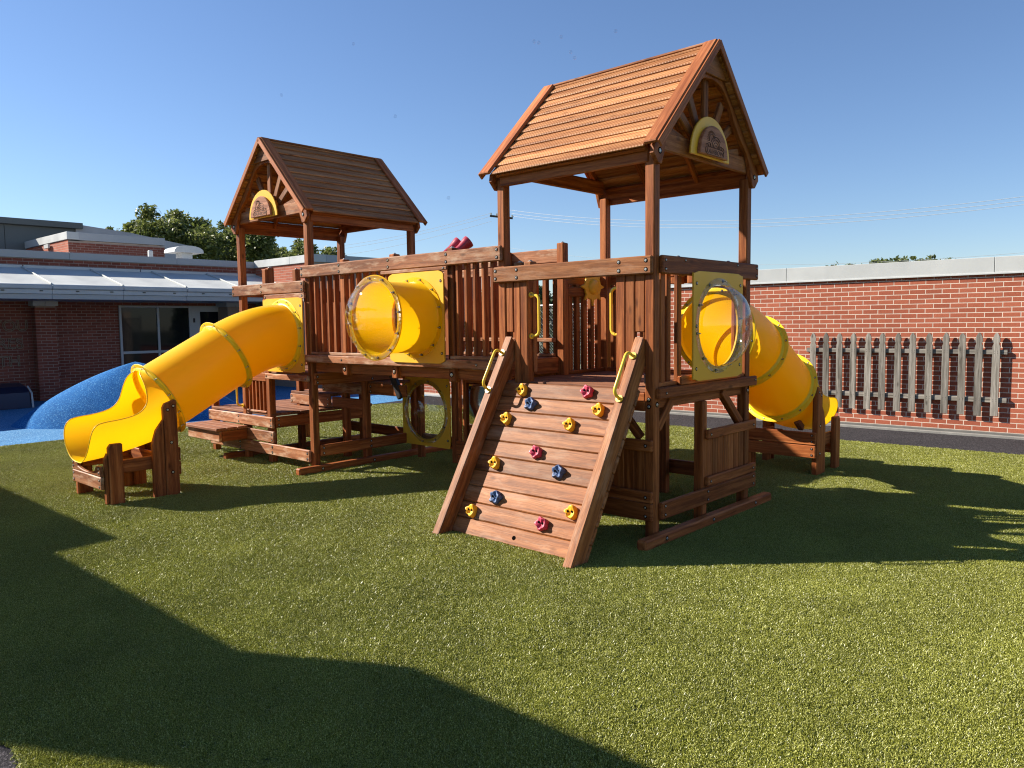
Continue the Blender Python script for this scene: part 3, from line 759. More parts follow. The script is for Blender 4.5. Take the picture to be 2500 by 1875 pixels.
# ---- tower roofs
def tower_roof(M, label, mat_n):
    """local x = across (0..1.645), y = inward from the gable, z up"""
    ctx(M)
    Rf = empty('tower_roof', (.82, .8, 3.0), PS, label=label)
    mid = .8225; zt = 4.015; ze = 3.065; run = .92; a0, a1 = -.09, 1.75
    for s in (-1, 1):
        dirv = Vector((s*run, 0, ze-zt)); L = dirv.length; dirv.normalize(); nrm = Vector((-dirv.z*s*s if False else abs(dirv.z)*s, 0, run/L))
        nrm = Vector((s*abs(dirv.z), 0, abs(dirv.x)))
        top = Vector((mid, 0, zt)); k = 11; pitchp = L/k
        ca = (a0+a1)/2
        for i in range(k):
            w = pitchp+.010; d0 = i*pitchp+pitchp/2
            if i == k-1: w = pitchp+.008
            c = top+dirv*d0-nrm*.016
            # slight clapboard tilt: lower edge proud
            wd = (dirv+nrm*.15).normalized()
            x0, x1 = (a0+.006, a1-.006)
            if i == k-1: x0, x1 = a0+.120, a1-.120
            beam('roof_plank', Rf, (c.x, x0, c.z), (c.x, x1, c.z), wd, w, .022, ROOF, .008)
        for (ya, yb) in ((a0-.002, a0+.118), (a1-.118, a1+.002)):
            c0 = top+nrm*.012-dirv*.0; c1 = top+dirv*(L+.004)+nrm*.012; ym = (ya+yb)/2
            beam('roof_trim', Rf, (c0.x, ym, c0.z), (c1.x, ym, c1.z), (0, 1, 0), yb-ya, .034, TRIM, .008)
        for ya in (a0-.012, a1+.012):
            c0 = top-nrm*.012; c1 = top+dirv*(L+.002)-nrm*.012
            beam('barge_board', Rf, (c0.x, ya, c0.z), (c1.x, ya, c1.z), tuple(nrm), .060, .020, TRIM, .004)
        # eave board under the lowest plank
        ce = top+dirv*(L-.075)-nrm*.050
        beam('eave_board', Rf, (ce.x, a0+.14, ce.z), (ce.x, a1-.14, ce.z), dirv, .12, .03, RED)
        # inner rafters
        for yy in (.55, 1.10):
            c0 = top+dirv*.06-nrm*.065; c1 = top+dirv*(L-.06)-nrm*.065
            beam('rafter', Rf, (c0.x, yy, c0.z), (c1.x, yy, c1.z), nrm, .06, .038, RED)
        # side plate joining the posts
        xx = mid+s*.80
        box('top_plate', Rf, min(xx, xx+s*.035), max(xx, xx+s*.035), .05, 1.60, 2.955, 3.125, RED)
    # gables front and back
    for g, (yf, dy, full) in enumerate(((-.035, .040, True), (1.685, .040, True))):
        for s in (-1, 1):
            # rafter with a curved inner edge; local u outward
            def P(u, z): return (mid+s*u, yf, z)
            slope = (zt-ze)/run
            outer = [(0.0, zt-.045), (.875, zt-.045-.875*slope), (.885, 3.005), (.82, 2.935), (.77, 2.935)]
            inner = [(.735, 3.02), (.705, 3.12), (.665, 3.20), (.585, 3.27), (.50, 3.33), (.41, 3.43), (.33, 3.56), (.24, 3.65), (.12, 3.71), (0.0, 3.725)]
            pts = outer+arc_smooth([(a, 0, b) for a, b in inner], 2) if False else outer+inner
            prism('gable_rafter', Rf, [P(u, z) for u, z in pts], (0, dy if g == 0 else -dy, 0), RED, grain=(s*run, 0, -(zt-ze)), side=(0, 1, 0), c=.005)
        # apex triangle
        yo = yf-.002 if g == 0 else yf+.002
        prism('apex_plate', Rf, [(mid-.215, yo, 3.745), (mid+.215, yo, 3.745), (mid, yo, 3.965)], (0, -.022 if g == 0 else .022, 0), RAMPW, grain=(1, 0, 0), side=(0, 0, 1), c=.005)
        # tie beam and sun rays, a little behind the rafters
        yb = yf+.044 if g == 0 else yf-.044; d = .038 if g == 0 else -.038
        box('tie_beam', Rf, mid-.76, mid+.76, min(yb, yb+d), max(yb, yb+d), 3.060, 3.200, RAMPW if g == 0 else RED, .008)
        for ang in (-78, -55, -30, 0, 30, 55, 78) if g == 0 else (-60, -25, 25, 60):
            a = radians(ang); L1 = {0: .66, 30: .56, 25: .58, 55: .55, 60: .55, 78: .60}[abs(ang)]
            c0 = Vector((mid+sin(a)*.22, yb+d/2+(.004 if g == 0 else -.004), 3.10+cos(a)*.22)); c1 = Vector((mid+sin(a)*L1, c0.y, 3.10+cos(a)*L1))
            beam('sun_ray', Rf, c0, c1, (sin(a+pi/2), 0, cos(a+pi/2)), .074, .034, RAMPW, .006)
        jb = J()
        for s in (-1, 1): jb.bolt((mid+s*.80, yf if g == 0 else yf+.0, 3.03), (0, -1 if g == 0 else 1, 0), .016)
        jb.emit('bolts', Rf, STEEL, kind='stuff')
    # ridge cap
    beam('ridge_board', Rf, (mid, a0+.004, zt+.004), (mid, a1-.004, zt+.004), (1, 0, 0), .045, .022, RAMPW, .006)
    CTX.pop()
    return Rf
def gable_sign(M, label):
    """half-round sign; local x across, faces -y"""
    ctx(M)
    S_ = empty('gable_sign', (.8225, -.04, 3.08), PS, label=label)
    mid = .775; zb = 3.072; yf = -.038
    def half(w, h, y, n=18): return [(mid-w*cos(pi*i/n), y, zb+h*sin(pi*i/n)) for i in range(n+1)]
    prism('sun_disc', S_, half(.325, .335, yf), (0, -.016, 0), YPANEL, side=(0, 0, 1), c=.003)
    h2 = [(mid+.00+(p[0]-mid), p[1], p[2]+.012) for p in half(.232, .245, yf-.017)]
    prism('name_plate', S_, h2, (0, -.034, 0), SIGNW, side=(0, 0, 1), c=.006)
    y = yf-.0525; j = J()
    def line(pts, r=.0024): j.tube([(mid+a, y, zb+b) for a, b in pts], r, 5)
    # pill outline
    pill = []; cw, ch, r = .125, .048, .030
    for (sx, a_0) in ((1, -90), (-1, 90)):
        for k in range(9): a = radians(a_0+k*22.5); pill.append((sx*cw+cos(a)*r, ch+sin(a)*r))
    j.tube([(mid+a, y, zb+b) for a, b in pill], .0024, 5, closed=True)
    # rainbow arcs
    for rr in (.022, .045, .068): line([(.02+rr*cos(pi*k/14), .080+rr*1.0*sin(pi*k/14)) for k in range(15)])
    line([(.02+.092*cos(pi*k/14), .080+.090*sin(pi*k/14)) for k in range(3, 15)])
    # clouds
    def cloud(x, z, rs):
        for dx, dz, r_ in rs: line([(x+dx+r_*cos(pi*k/8*1.0), z+dz+r_*sin(pi*k/8)) for k in range(9)])
    cloud(.125, .080, [(-.022, .004, .020), (.010, .0, .018)])
    cloud(-.105, .080, [(-.022, .0, .020), (.010, .008, .022)])
    # sun with rays
    cx_, cz_ = -.052, .142
    line([(cx_+.040*cos(radians(a)), cz_+.040*sin(radians(a))) for a in range(10, 220, 15)])
    for a in range(20, 215, 15):
        line([(cx_+.050*cos(radians(a)), cz_+.050*sin(radians(a))), (cx_+.070*cos(radians(a)), cz_+.070*sin(radians(a)))], .0020)
    j.emit('carved_emblem', S_, GROOVE)
    cu = bpy.data.curves.new('lettering', 'FONT'); cu.body = 'RAINBOW'; cu.size = .056; cu.align_x = 'CENTER'; cu.shear = .25; cu.extrude = .001; cu.space_character = 1.12
    tmp = bpy.data.objects.new('tmp', cu); C.objects.link(tmp)
    dg = bpy.context.evaluated_depsgraph_get(); me = bpy.data.meshes.new_from_object(tmp.evaluated_get(dg)); bpy.data.objects.remove(tmp)
    link('lettering', me, CTX[-1] @ Matrix.Translation((mid, y+.001, zb+.028)) @ Matrix.Rotation(radians(90), 4, 'X'), S_, INK)
    CTX.pop()
MR = Matrix.Rotation(radians(90), 4, 'Z')
ML = Matrix.Translation((-6.33, 0, 0))
tower_roof(MR, 'sunlit plank roof of the nearer tower', 0)
tower_roof(ML, 'shaded plank roof of the farther tower', 1)
gable_sign(MR, 'half-round yellow sign reading RAINBOW in shade on the nearer gable')
gable_sign(ML, 'half-round yellow sign reading RAINBOW in sun on the farther gable')

# ---- climbing ramp
def ramp_():
    R = empty('climbing_ramp', (-.8, -.9, 0), PS, label='sloping plank ramp with climbing holds')
    a = Vector((0, -.947, .013)); d = Vector((0, .5024, .8646)); n = Vector((0, -.8646, .5024))
    Lr = 1.861
    for x in (-1.555, -.170):
        # rail as a prism in the yz plane: foot cut level, top square
        t0, t1 = a+n*0, a+d*Lr
        foot_back = a-n*.138; k = -(foot_back.z-.004)/d.z
        pts = [(x, a.y, .004), (x, t1.y, t1.z), (x, (t1-n*.100-d*.03).y, (t1-n*.100-d*.03).z), (x, (t1-n*.138-d*.10).y, (t1-n*.138-d*.10).z), (x, (foot_back+d*k).y, .004)]
        prism('side_rail', R, pts, (.085, 0, 0), RAMPW, grain=tuple(d), side=(1, 0, 0), c=.008)
    # planks on the back of the rails
    for i in range(10):
        u = .078+i*.1402
        c = a+d*(u+.0695)-n*(.138+.019)
        o = beam('plank', R, (-1.555, c.y, c.z), (-.085, c.y, c.z), tuple(d), .1365, .036, RAMPW, .007)
    j = J(); c = a+d*.141-n*.1375
    j.cyl((-.80, c.y, c.z), tuple(n), .017, .0015, 16); j.emit('bolt_hole_shade', R, HOLE_SHADE)  # black disc painting the shade of a bolt hole
    holds = [('y', -1.242, 1.393), ('b', -1.095, 1.274), ('y', -1.308, 1.119), ('y', -1.256, .709), ('p', -.855, .855), ('b', -.568, .718), ('b', -1.111, .425),
             ('y', -1.321, .274), ('y', -.325, .420), ('p', -.559, .290), ('p', -.546, 1.419), ('y', -.382, 1.266), ('y', -.614, 1.118)]
    for i, (k, x, u) in enumerate(holds):
        base = a+d*u-n*.138+Vector((x, 0, 0)); mat = {'y': YHOLD, 'b': BHOLD, 'p': PHOLD}[k]
        rot = {'y': 0.0, 'b': .35, 'p': -.25}[k]+random.uniform(-.15, .15)
        lob = {'y': (3, .16), 'b': (5, .15), 'p': (5, .13)}[k]; nn = 40; v = []; f = []
        ph = {'y': 2.6, 'b': .6, 'p': 1.1}[k]
        def rad(t):
            r = .050*(1+lob[1]*cos(lob[0]*t+ph)+.05*cos(2*t))
            if k == 'y': r *= 1-.42*math.exp(-((((t-3.5+pi) % (2*pi))-pi)/.28)**2)
            return r
        U = Vector((1, 0, 0)); V = d
        levels = [(1.0, 0), (1.04, .012), (1.02, .030), (.96, .042), (.86, .047), (.62, .040), (.36, .033), (.12, .031)]
        for (s_, h) in levels:
            for q in range(nn):
                t = 2*pi*q/nn; r = rad(t+0)*s_; hh = h*(1+.22*sin(t+rot)+.14*cos(3*t+ph)) if h > .01 else 0
                v.append(base+U*(r*cos(t+rot))+V*(r*sin(t+rot))+n*hh)
        for l in range(len(levels)-1):
            for q in range(nn): q2 = (q+1) % nn; f.append((l*nn+q, l*nn+q2, (l+1)*nn+q2, (l+1)*nn+q))
        f.append(tuple((len(levels)-1)*nn+q for q in range(nn)))
        ob = mk('climbing_hold', R, v, f, mat, smooth=True)
        ob['label'] = {'y': 'yellow', 'b': 'blue', 'p': 'crimson'}[k]+' climbing hold'
        j = J()
        for sx in (-1, 1):
            c0 = base+U*(sx*.0205*cos(rot*.4))+V*(sx*.0205*sin(rot*.4)+.004)+n*.037
            j.cyl(c0, tuple(n), .0095, .004, 12)
        j.emit('bolt_hole_shade', R, HOLE_SHADE)  # black discs in place of real holes, their shade painted
    for x in (-1.5125, -.1275):
        bezhandle('grab_handle', R, Vector((x, 0, 0))+a+d*1.694, Vector((x, 0, 0))+a+d*1.325, tuple(n), r=.013, reach=.095, plate=(.062, .060))
    # metal bracket on the post
    j = J(); j.box(-.083, -.078, -.012, .03, 1.26, 1.33); j.emit('bracket', R, STEEL)
ramp_()

# ---- bridge
def bridge():
    Bd = empty('bridge', (-3.2, .4, 1.3), PS, label='raised timber bridge joining the two towers'); bt = J()
    box('rail', Bd, -4.807, -1.572, -.042, -.004, 2.300, 2.438, RAIL, .01)
    for x in (-4.77, -4.03, -3.17, -2.29, -1.62):
        for z in (2.335, 2.405): bt.bolt((x, -.042, z), (0, -1, 0))
    box('rim', Bd, -4.76, -1.655, -.042, -.004, 1.312, 1.400, RAIL, .008)
    for x in (-4.03, -1.9): bt.bolt((x, -.042, 1.355), (0, -1, 0), .009)
    box('nailing_strip', Bd, -4.68, -3.15, -.004, .055, 1.402, 1.435, RAIL, .006)
    box('nailing_strip', Bd, -2.30, -1.65, -.004, .055, 1.402, 1.435, RAIL, .006)
    box('rail', Bd, -3.30, -2.288, -.040, -.004, 2.262, 2.297, RAIL, .006)
    bt.bolt((-2.33, -.040, 2.279), (0, -1, 0), .009)
    for x in (-4.075, -3.20, -2.325):
        box('post', Bd, x, x+.085, .0, .085, 1.18, 2.47, RED, .008); posts_caps(Bd, x+.042, .042, 2.47)
        box('post', Bd, x, x+.085, .77, .85, 1.18, 2.47, RED, .008); posts_caps(Bd, x+.042, .81, 2.47)
        bt.bolt((x+.042, .0, 1.25), (0, -1, 0), .018)
    xs = [-4.58, -4.45, -4.32, -4.19, -3.90, -3.77, -3.64, -3.51, -3.38, -3.26]
    slats_x(Bd, .004, .066, 1.436, 2.34, xs, .036)
    slats_x(Bd, .004, .066, 1.436, 2.34, [-2.19, -2.075, -1.96, -1.845, -1.73], .040)
    box('slat', Bd, -2.318, -2.255, .0, .05, 1.38, 2.34, RED)
    # far side
    box('rail', Bd, -4.70, -1.56, .85, .888, 2.330, 2.468, RAIL, .01)
    box('rail', Bd, -4.70, -1.56, .81, .848, 2.235, 2.325, RAIL, .01)
    box('rim', Bd, -4.70, -1.66, .85, .888, 1.312, 1.400, RED, .008)
    box('nailing_strip', Bd, -4.70, -1.66, .80, .848, 1.402, 1.435, RAIL, .006)
    box('nailing_strip', Bd, -4.70, -1.66, .78, .846, 1.55, 1.59, RAIL, .006)
    slats_x(Bd, .79, .845, 1.436, 2.24, [-4.6+i*.135 for i in range(22)], .05)
    for i in range(21):
        x = -4.68+i*.145; box('deck_plank', Bd, x, x+.138, .0, .85, 1.362, 1.398, DECK, .005)
    box('joist', Bd, -4.68, -1.65, .05, .09, 1.20, 1.36, RED); box('joist', Bd, -4.68, -1.65, .76, .80, 1.20, 1.36, RED)
    # binoculars on the far rail
    T = empty('toy_binoculars', (-2.9, .81, 2.5), PS, label='crimson plastic toy binoculars on the bridge')
    for dx in (-.075, .075):
        p = Vector((-3.16+dx, .80, 2.50)); dd = Vector((.30, .55, .50)).normalized()
        prof = [(.0, -.16), (.040, -.16), (.046, -.155), (.044, -.12), (.038, -.10), (.044, .03), (.062, .10), (.070, .13), (.070, .155), (.060, .158), (.0, .150)]
        lathe('barrel', T, prof, p+dd*.09, tuple(-dd if False else dd), CRIM, 20)
    box('mount', T, -3.20, -3.12, .775, .845, 2.47, 2.50, BLACK)
    bt.emit('bolts', Bd, STEEL, kind='stuff')
bridge()

# ship's wheel
def wheel():
    ctx(Matrix.Translation((-1.552, 1.29, 2.10)) @ Matrix.Rotation(radians(90), 4, 'Z'))
    T = empty('toy_steering_wheel', (0, 0, 0), PS, label="yellow plastic ship's wheel on the nearer tower's rail")
    n = 72; pts = []
    for i in range(n):
        a = 2*pi*i/n; r = .135+.0*a
        k = min(abs((a-pi/8+pi/8) % (pi/4)), pi/4-abs(a % (pi/4))) if False else min(a % (pi/4), pi/4-a % (pi/4))
        if k < .10: r = .195 if k < .075 else .165
        pts.append((r*cos(a), 0, r*sin(a)))
    prism('wheel_rim', T, pts, (0, -.022, 0), YPANEL, side=(0, 0, 1), c=.003)
    lathe('wheel_hub', T, [(0, -.05), (.05, -.05), (.075, -.035), (.08, -.022)], (0, 0, 0), (0, 1, 0), YPANEL, 24)
    CTX.pop()
    t = empty('winged_knob', (-.72, 1.6, 2.27), PS, label='small black winged knob on the nearer tower rail')  # black winged knob on the rail
    lathe('knob', t, [(0, .05), (.03, .045), (.042, .02), (.042, 0)], (-.72, 1.59, 2.275), (0, 0, 1), BLACK, 16)
    for s in (-1, 1):
        prism('wing', t, [(-.72+s*.035, 1.58, 2.28), (-.72+s*.10, 1.58, 2.34), (-.72+s*.115, 1.58, 2.30), (-.72+s*.085, 1.58, 2.275)], (0, .02, 0), BLACK, c=.003)
wheel()

# ---- left tower
def tower_left():
    T = empty('tower', (-5.5, .8, 0), PS, label='farther tower beside the left-hand slide'); bt = J()
    XL, XR = -6.33, -4.685
    for x in (XL, XR-HW):
        for y in (0, 1.56): box('post', T, x, x+HW, y, y+HW, 0, 3.02, RED, .008)
    box('rail', T, -6.425, -4.742, -.042, -.004, 2.132, 2.270, RAIL, .01)
    for x in (-6.39, -5.69, -4.78):
        for z in (2.165, 2.235): bt.bolt((x, -.042, z), (0, -1, 0))
    box('rail', T, -5.63, -4.736, -.040, -.004, 2.062, 2.128, RAIL, .006)
    for x in (-5.60, -4.78): bt.bolt((x, -.04, 2.095), (0, -1, 0), .010)
    box('rail', T, -5.672, -4.721, -.042, -.004, 1.082, 1.150, RAIL, .006)
    for x in (-5.64, -4.76): bt.bolt((x, -.042, 1.115), (0, -1, 0), .009)
    box('post', T, -5.728, -5.643, .0, .085, 0, 2.45, RED, .008)
    for x0 in (-5.62,): pass
    box('rail', T, XR+.002, XR+.038, .07, .80, 2.02, 2.15, RED)
    box('rail', T, XR+.002, XR+.038, .90, 1.70, 2.13, 2.27, RED)
    box('rail', T, -6.40, -4.70, 1.647, 1.685, 2.13, 2.27, RED, .01)
    box('rail', T, -6.37, -6.332, .05, 1.70, 2.13, 2.27, RED, .01)
    for y in (.40, .81): box('post', T, -6.33, -6.245, y, y+.085, 0 if y > .5 else 1.2, 2.52, RED, .008); posts_caps(T, -6.288, y+.042, 2.52)
    slats_x(T, 1.59, 1.63, 1.2, 2.16, [-6.18+i*.13 for i in range(11)], .062)
    slats_y(T, XR-.05, XR-.02, 1.19, 2.13, [.915+i*.132 for i in range(5)], .128, 'panel_board')
    slats_y(T, XL+.03, XL+.07, 1.2, 2.16, [.99, 1.11, 1.23, 1.35, 1.47], .062)
    for i in range(11):
        y = .02+i*.145; box('deck_plank', T, XL, XR-.002, y, y+.138, 1.15, 1.186, DECK, .005)
    box('rim', T, XR+.002, XR+.04, .02, 1.70, 1.04, 1.18, RED)
    for y in (.05, .85):
        for z in (1.07, 1.14): bt.bolt((XR+.04, y, z), (1, 0, 0), .011)
    box('apron', T, -6.33, -5.73, .002, .04, 1.04, 1.15, RED)
    box('apron', T, -6.33, -4.70, 1.60, 1.638, 1.03, 1.15, RED)
    box('post', T, XR-HW, XR, .765, .85, 0, 1.30, RED, .008)
    box('ground_rail', T, XR+.002, XR+.038, .07, 1.72, .186, .320, RED, .008)
    for y in (.11, .81, 1.66):
        for z in (.22, .285): bt.bolt((XR+.038, y, z), (1, 0, 0), .011)
    box('ground_rail', T, -6.40, -4.70, 1.648, 1.686, .19, .33, RED, .008)
    box('skid', T, XR+.004, XR+.094, -.268, 2.25, 0, .088, RED, .014)
    box('skid', T, -6.42, -6.335, -.26, 2.0, 0, .088, RED, .014)
    for y in (.05, .81, 1.60): bt.bolt((XR+.094, y, .05), (1, 0, 0), .013)
    # panel behind the slide entrance
    ctx(Matrix.Translation((-5.19, -.046, 1.63)))
    w, h, R = .87, .895, .37; n = 48; t = .014
    angs = sorted(set([2*pi*i/n for i in range(n)]+[math.atan2(a*h, b*w) % (2*pi) for a in (1, -1) for b in (1, -1)])); m = len(angs); vv = []; f = []
    for y in (-t, 0):
        for a in angs:
            k = min(w/2/max(abs(cos(a)), 1e-6), h/2/max(abs(sin(a)), 1e-6)); e = Vector((cos(a)*k, y, sin(a)*k))
            if abs(abs(e.x)-w/2) < 1e-4 and abs(abs(e.z)-h/2) < 1e-4: e.x *= .96; e.z *= .96
            vv.append(e); vv.append((cos(a)*R, y, sin(a)*R))
    for i in range(m):
        j = (i+1) % m
        f += [(2*i, 2*j, 2*j+1, 2*i+1), (2*m+2*i, 2*m+2*j, 2*m+2*j+1, 2*m+2*i+1), (2*i, 2*j, 2*m+2*j, 2*m+2*i), (2*i+1, 2*j+1, 2*m+2*j+1, 2*m+2*i+1)]
    mk('slide_panel', T, vv, f, YPANEL)
    for sx in (-1, 1):
        for sz in (-1, 1): bt.bolt((-5.19+sx*(w/2-.04), -.046-t, 1.63+sz*(h/2-.10)), (0, -1, 0), .010)
    CTX.pop()
    bt.emit('bolts', T, STEEL, kind='stuff')
    return T
tower_left()

# ---- low step platform and stairs at the farther tower
def steps():
    T = empty('step_platform', (-6.3, .3, 0), PS, label='low stepped platform at the foot of the farther tower'); bt = J()
    box('rim', T, -7.215, -5.535, -.042, -.004, .456, .597, RAIL, .01)
    for x in (-7.18, -6.38, -5.575):
        for z in (.49, .56): bt.bolt((x, -.042, z), (0, -1, 0), .010)
    box('rim', T, -7.0, -5.525, -.040, -.004, .274, .416, RAIL, .008)
    for x in (-6.38, -5.565):
        for z in (.305, .375): bt.bolt((x, -.04, z), (0, -1, 0), .010)
    box('ground_rail', T, -7.19, -4.735, -.042, -.004, .118, .260, RAIL, .01)
    for x in (-6.36, -5.56, -4.775):
        for z in (.155, .222): bt.bolt((x, -.042, z), (0, -1, 0), .012)
    box('rim', T, -5.46, -4.70, .80, .838, .665, .80, RED)
    box('rim', T, -5.640, -5.602, .05, 1.50, .450, .590, RED)
    for y in (.09, 1.45):
        for z in (.485, .555): bt.bolt((-5.602, y, z), (1, 0, 0), .011)
    for i in range(11):
        y = .01+i*.145; box('platform_plank', T, -7.21, -5.64, y, y+.137, .597, .633, DECK, .005)
    box('post', T, -7.29, -7.205, .04, .125, 0, 1.02, RED, .008); box('post', T, -7.29, -7.205, 1.5, 1.585, 0, 1.3, RED, .008)
    box('post', T, -5.72, -5.64, 1.42, 1.50, 0, 1.1, RED, .008)
    # step in front
    for i in range(3):
        y = -.475+i*.147; box('step_board', T, -7.09, -6.14, y, y+.138, .414, .452, DECK, .006)
    box('step_front', T, -7.03, -6.16, -.43, -.392, .272, .412, RAIL, .008)
    box('step_side', T, -6.198, -6.160, -.39, -.044, .276, .412, RED, .006); box('step_side', T, -7.03, -6.99, -.39, -.044, .276, .412, RED, .006)
    # slatted side
    slats_x(T, .010, .062, .655, 1.15, [-6.17+i*.088 for i in range(6)], .034)
    box('nailing_strip', T, -6.24, -5.735, -.004, .065, .634, .66, RAIL, .005)
    bezhandle('grab_handle', T, (-6.31, -.002, 1.05), (-6.31, -.002, .70), (0, -1, 0))
    bezhandle('grab_handle', T, (-7.205, .08, 1.0), (-7.205, .08, .72), (1, 0, 0))
    # stairs under the tower
    box('stair_front', T, -6.47, -5.52, .80, .838, .655, .795, RAIL, .008)
    for i in range(3): box('stair_tread', T, -6.45, -5.5, .80+i*.15, .94+i*.15, .797, .833, DECK)
    for x in (-6.43, -5.56):
        for z in (.69, .76): bt.bolt((x, .80, z), (0, -1, 0), .011)
    box('stair_front', T, -5.65, -4.78, .78, .818, .865, 1.0, RAIL, .008)
    for x in (-5.61,):
        for z in (.90, .965): bt.bolt((x, .78, z), (0, -1, 0), .011)
    for i in range(3): box('stair_tread', T, -5.63, -4.4, .82+i*.15, .96+i*.15, 1.002, 1.036, DECK)
    box('stair_side', T, -4.68, -3.95, .80, .838, .875, 1.015, RED, .008)
    for x in (-4.62,):
        for z in (.91, .975): bt.bolt((x, .80, z), (0, -1, 0), .012)
    box('post', T, -5.30, -5.215, .84, .925, 0, .99, RED, .008)
    box('post', T, -4.48, -4.40, 1.42, 1.5, 0, 1.2, RED, .008)
    box('post', T, -4.02, -3.94, .84, .92, 1.2, 1.3, RED)
    beam('brace', T, (-4.05, .82, .86), (-4.22, .82, 1.16), (0, 1, 0), .05, .10, BLACK)
    # wall carrying the low bubble and the mirror
    box('post', T, -3.80, -3.715, 1.40, 1.485, 0, 1.2, RED, .008)
    box('slat', T, -3.68, -3.645, 1.40, 1.45, .28, 1.1, RED); box('slat', T, -3.60, -3.565, 1.40, 1.45, .28, 1.1, RED)
    box('kick_board', T, -3.72, -2.4, 1.395, 1.43, .13, .26, RED); box('kick_board', T, -3.72, -2.4, 1.395, 1.45, .262, .30, RED)
    box('ground_rail', T, -4.68, -3.8, 1.45, 1.49, .20, .33, RAIL); box('rim', T, -4.70, -1.66, 1.395, 1.43, 1.06, 1.19, RED)
    n = 14; v = []; f = []
    for i in range(n+1):
        for k in range(n+1):
            x = -3.53+.62*i/n; z = .30+.74*k/n; v.append((x, 1.412-.004*sin(pi*k/n*2.0)*sin(pi*i/n), z))
    for i in range(n):
        for k in range(n): a = i*(n+1)+k; f.append((a, a+1, a+n+2, a+n+1))
    mo = mk('mirror_sheet', T, v, f, MIRROR, smooth=True); sm = mo.modifiers.new('thickness', 'SOLIDIFY'); sm.thickness = .006
    box('mirror_frame', T, -3.56, -3.52, 1.385, 1.43, .28, 1.06, RED); box('mirror_frame', T, -3.56, -2.88, 1.39, 1.43, 1.03, 1.07, RED)
    bt.emit('bolts', T, STEEL, kind='stuff')
steps()

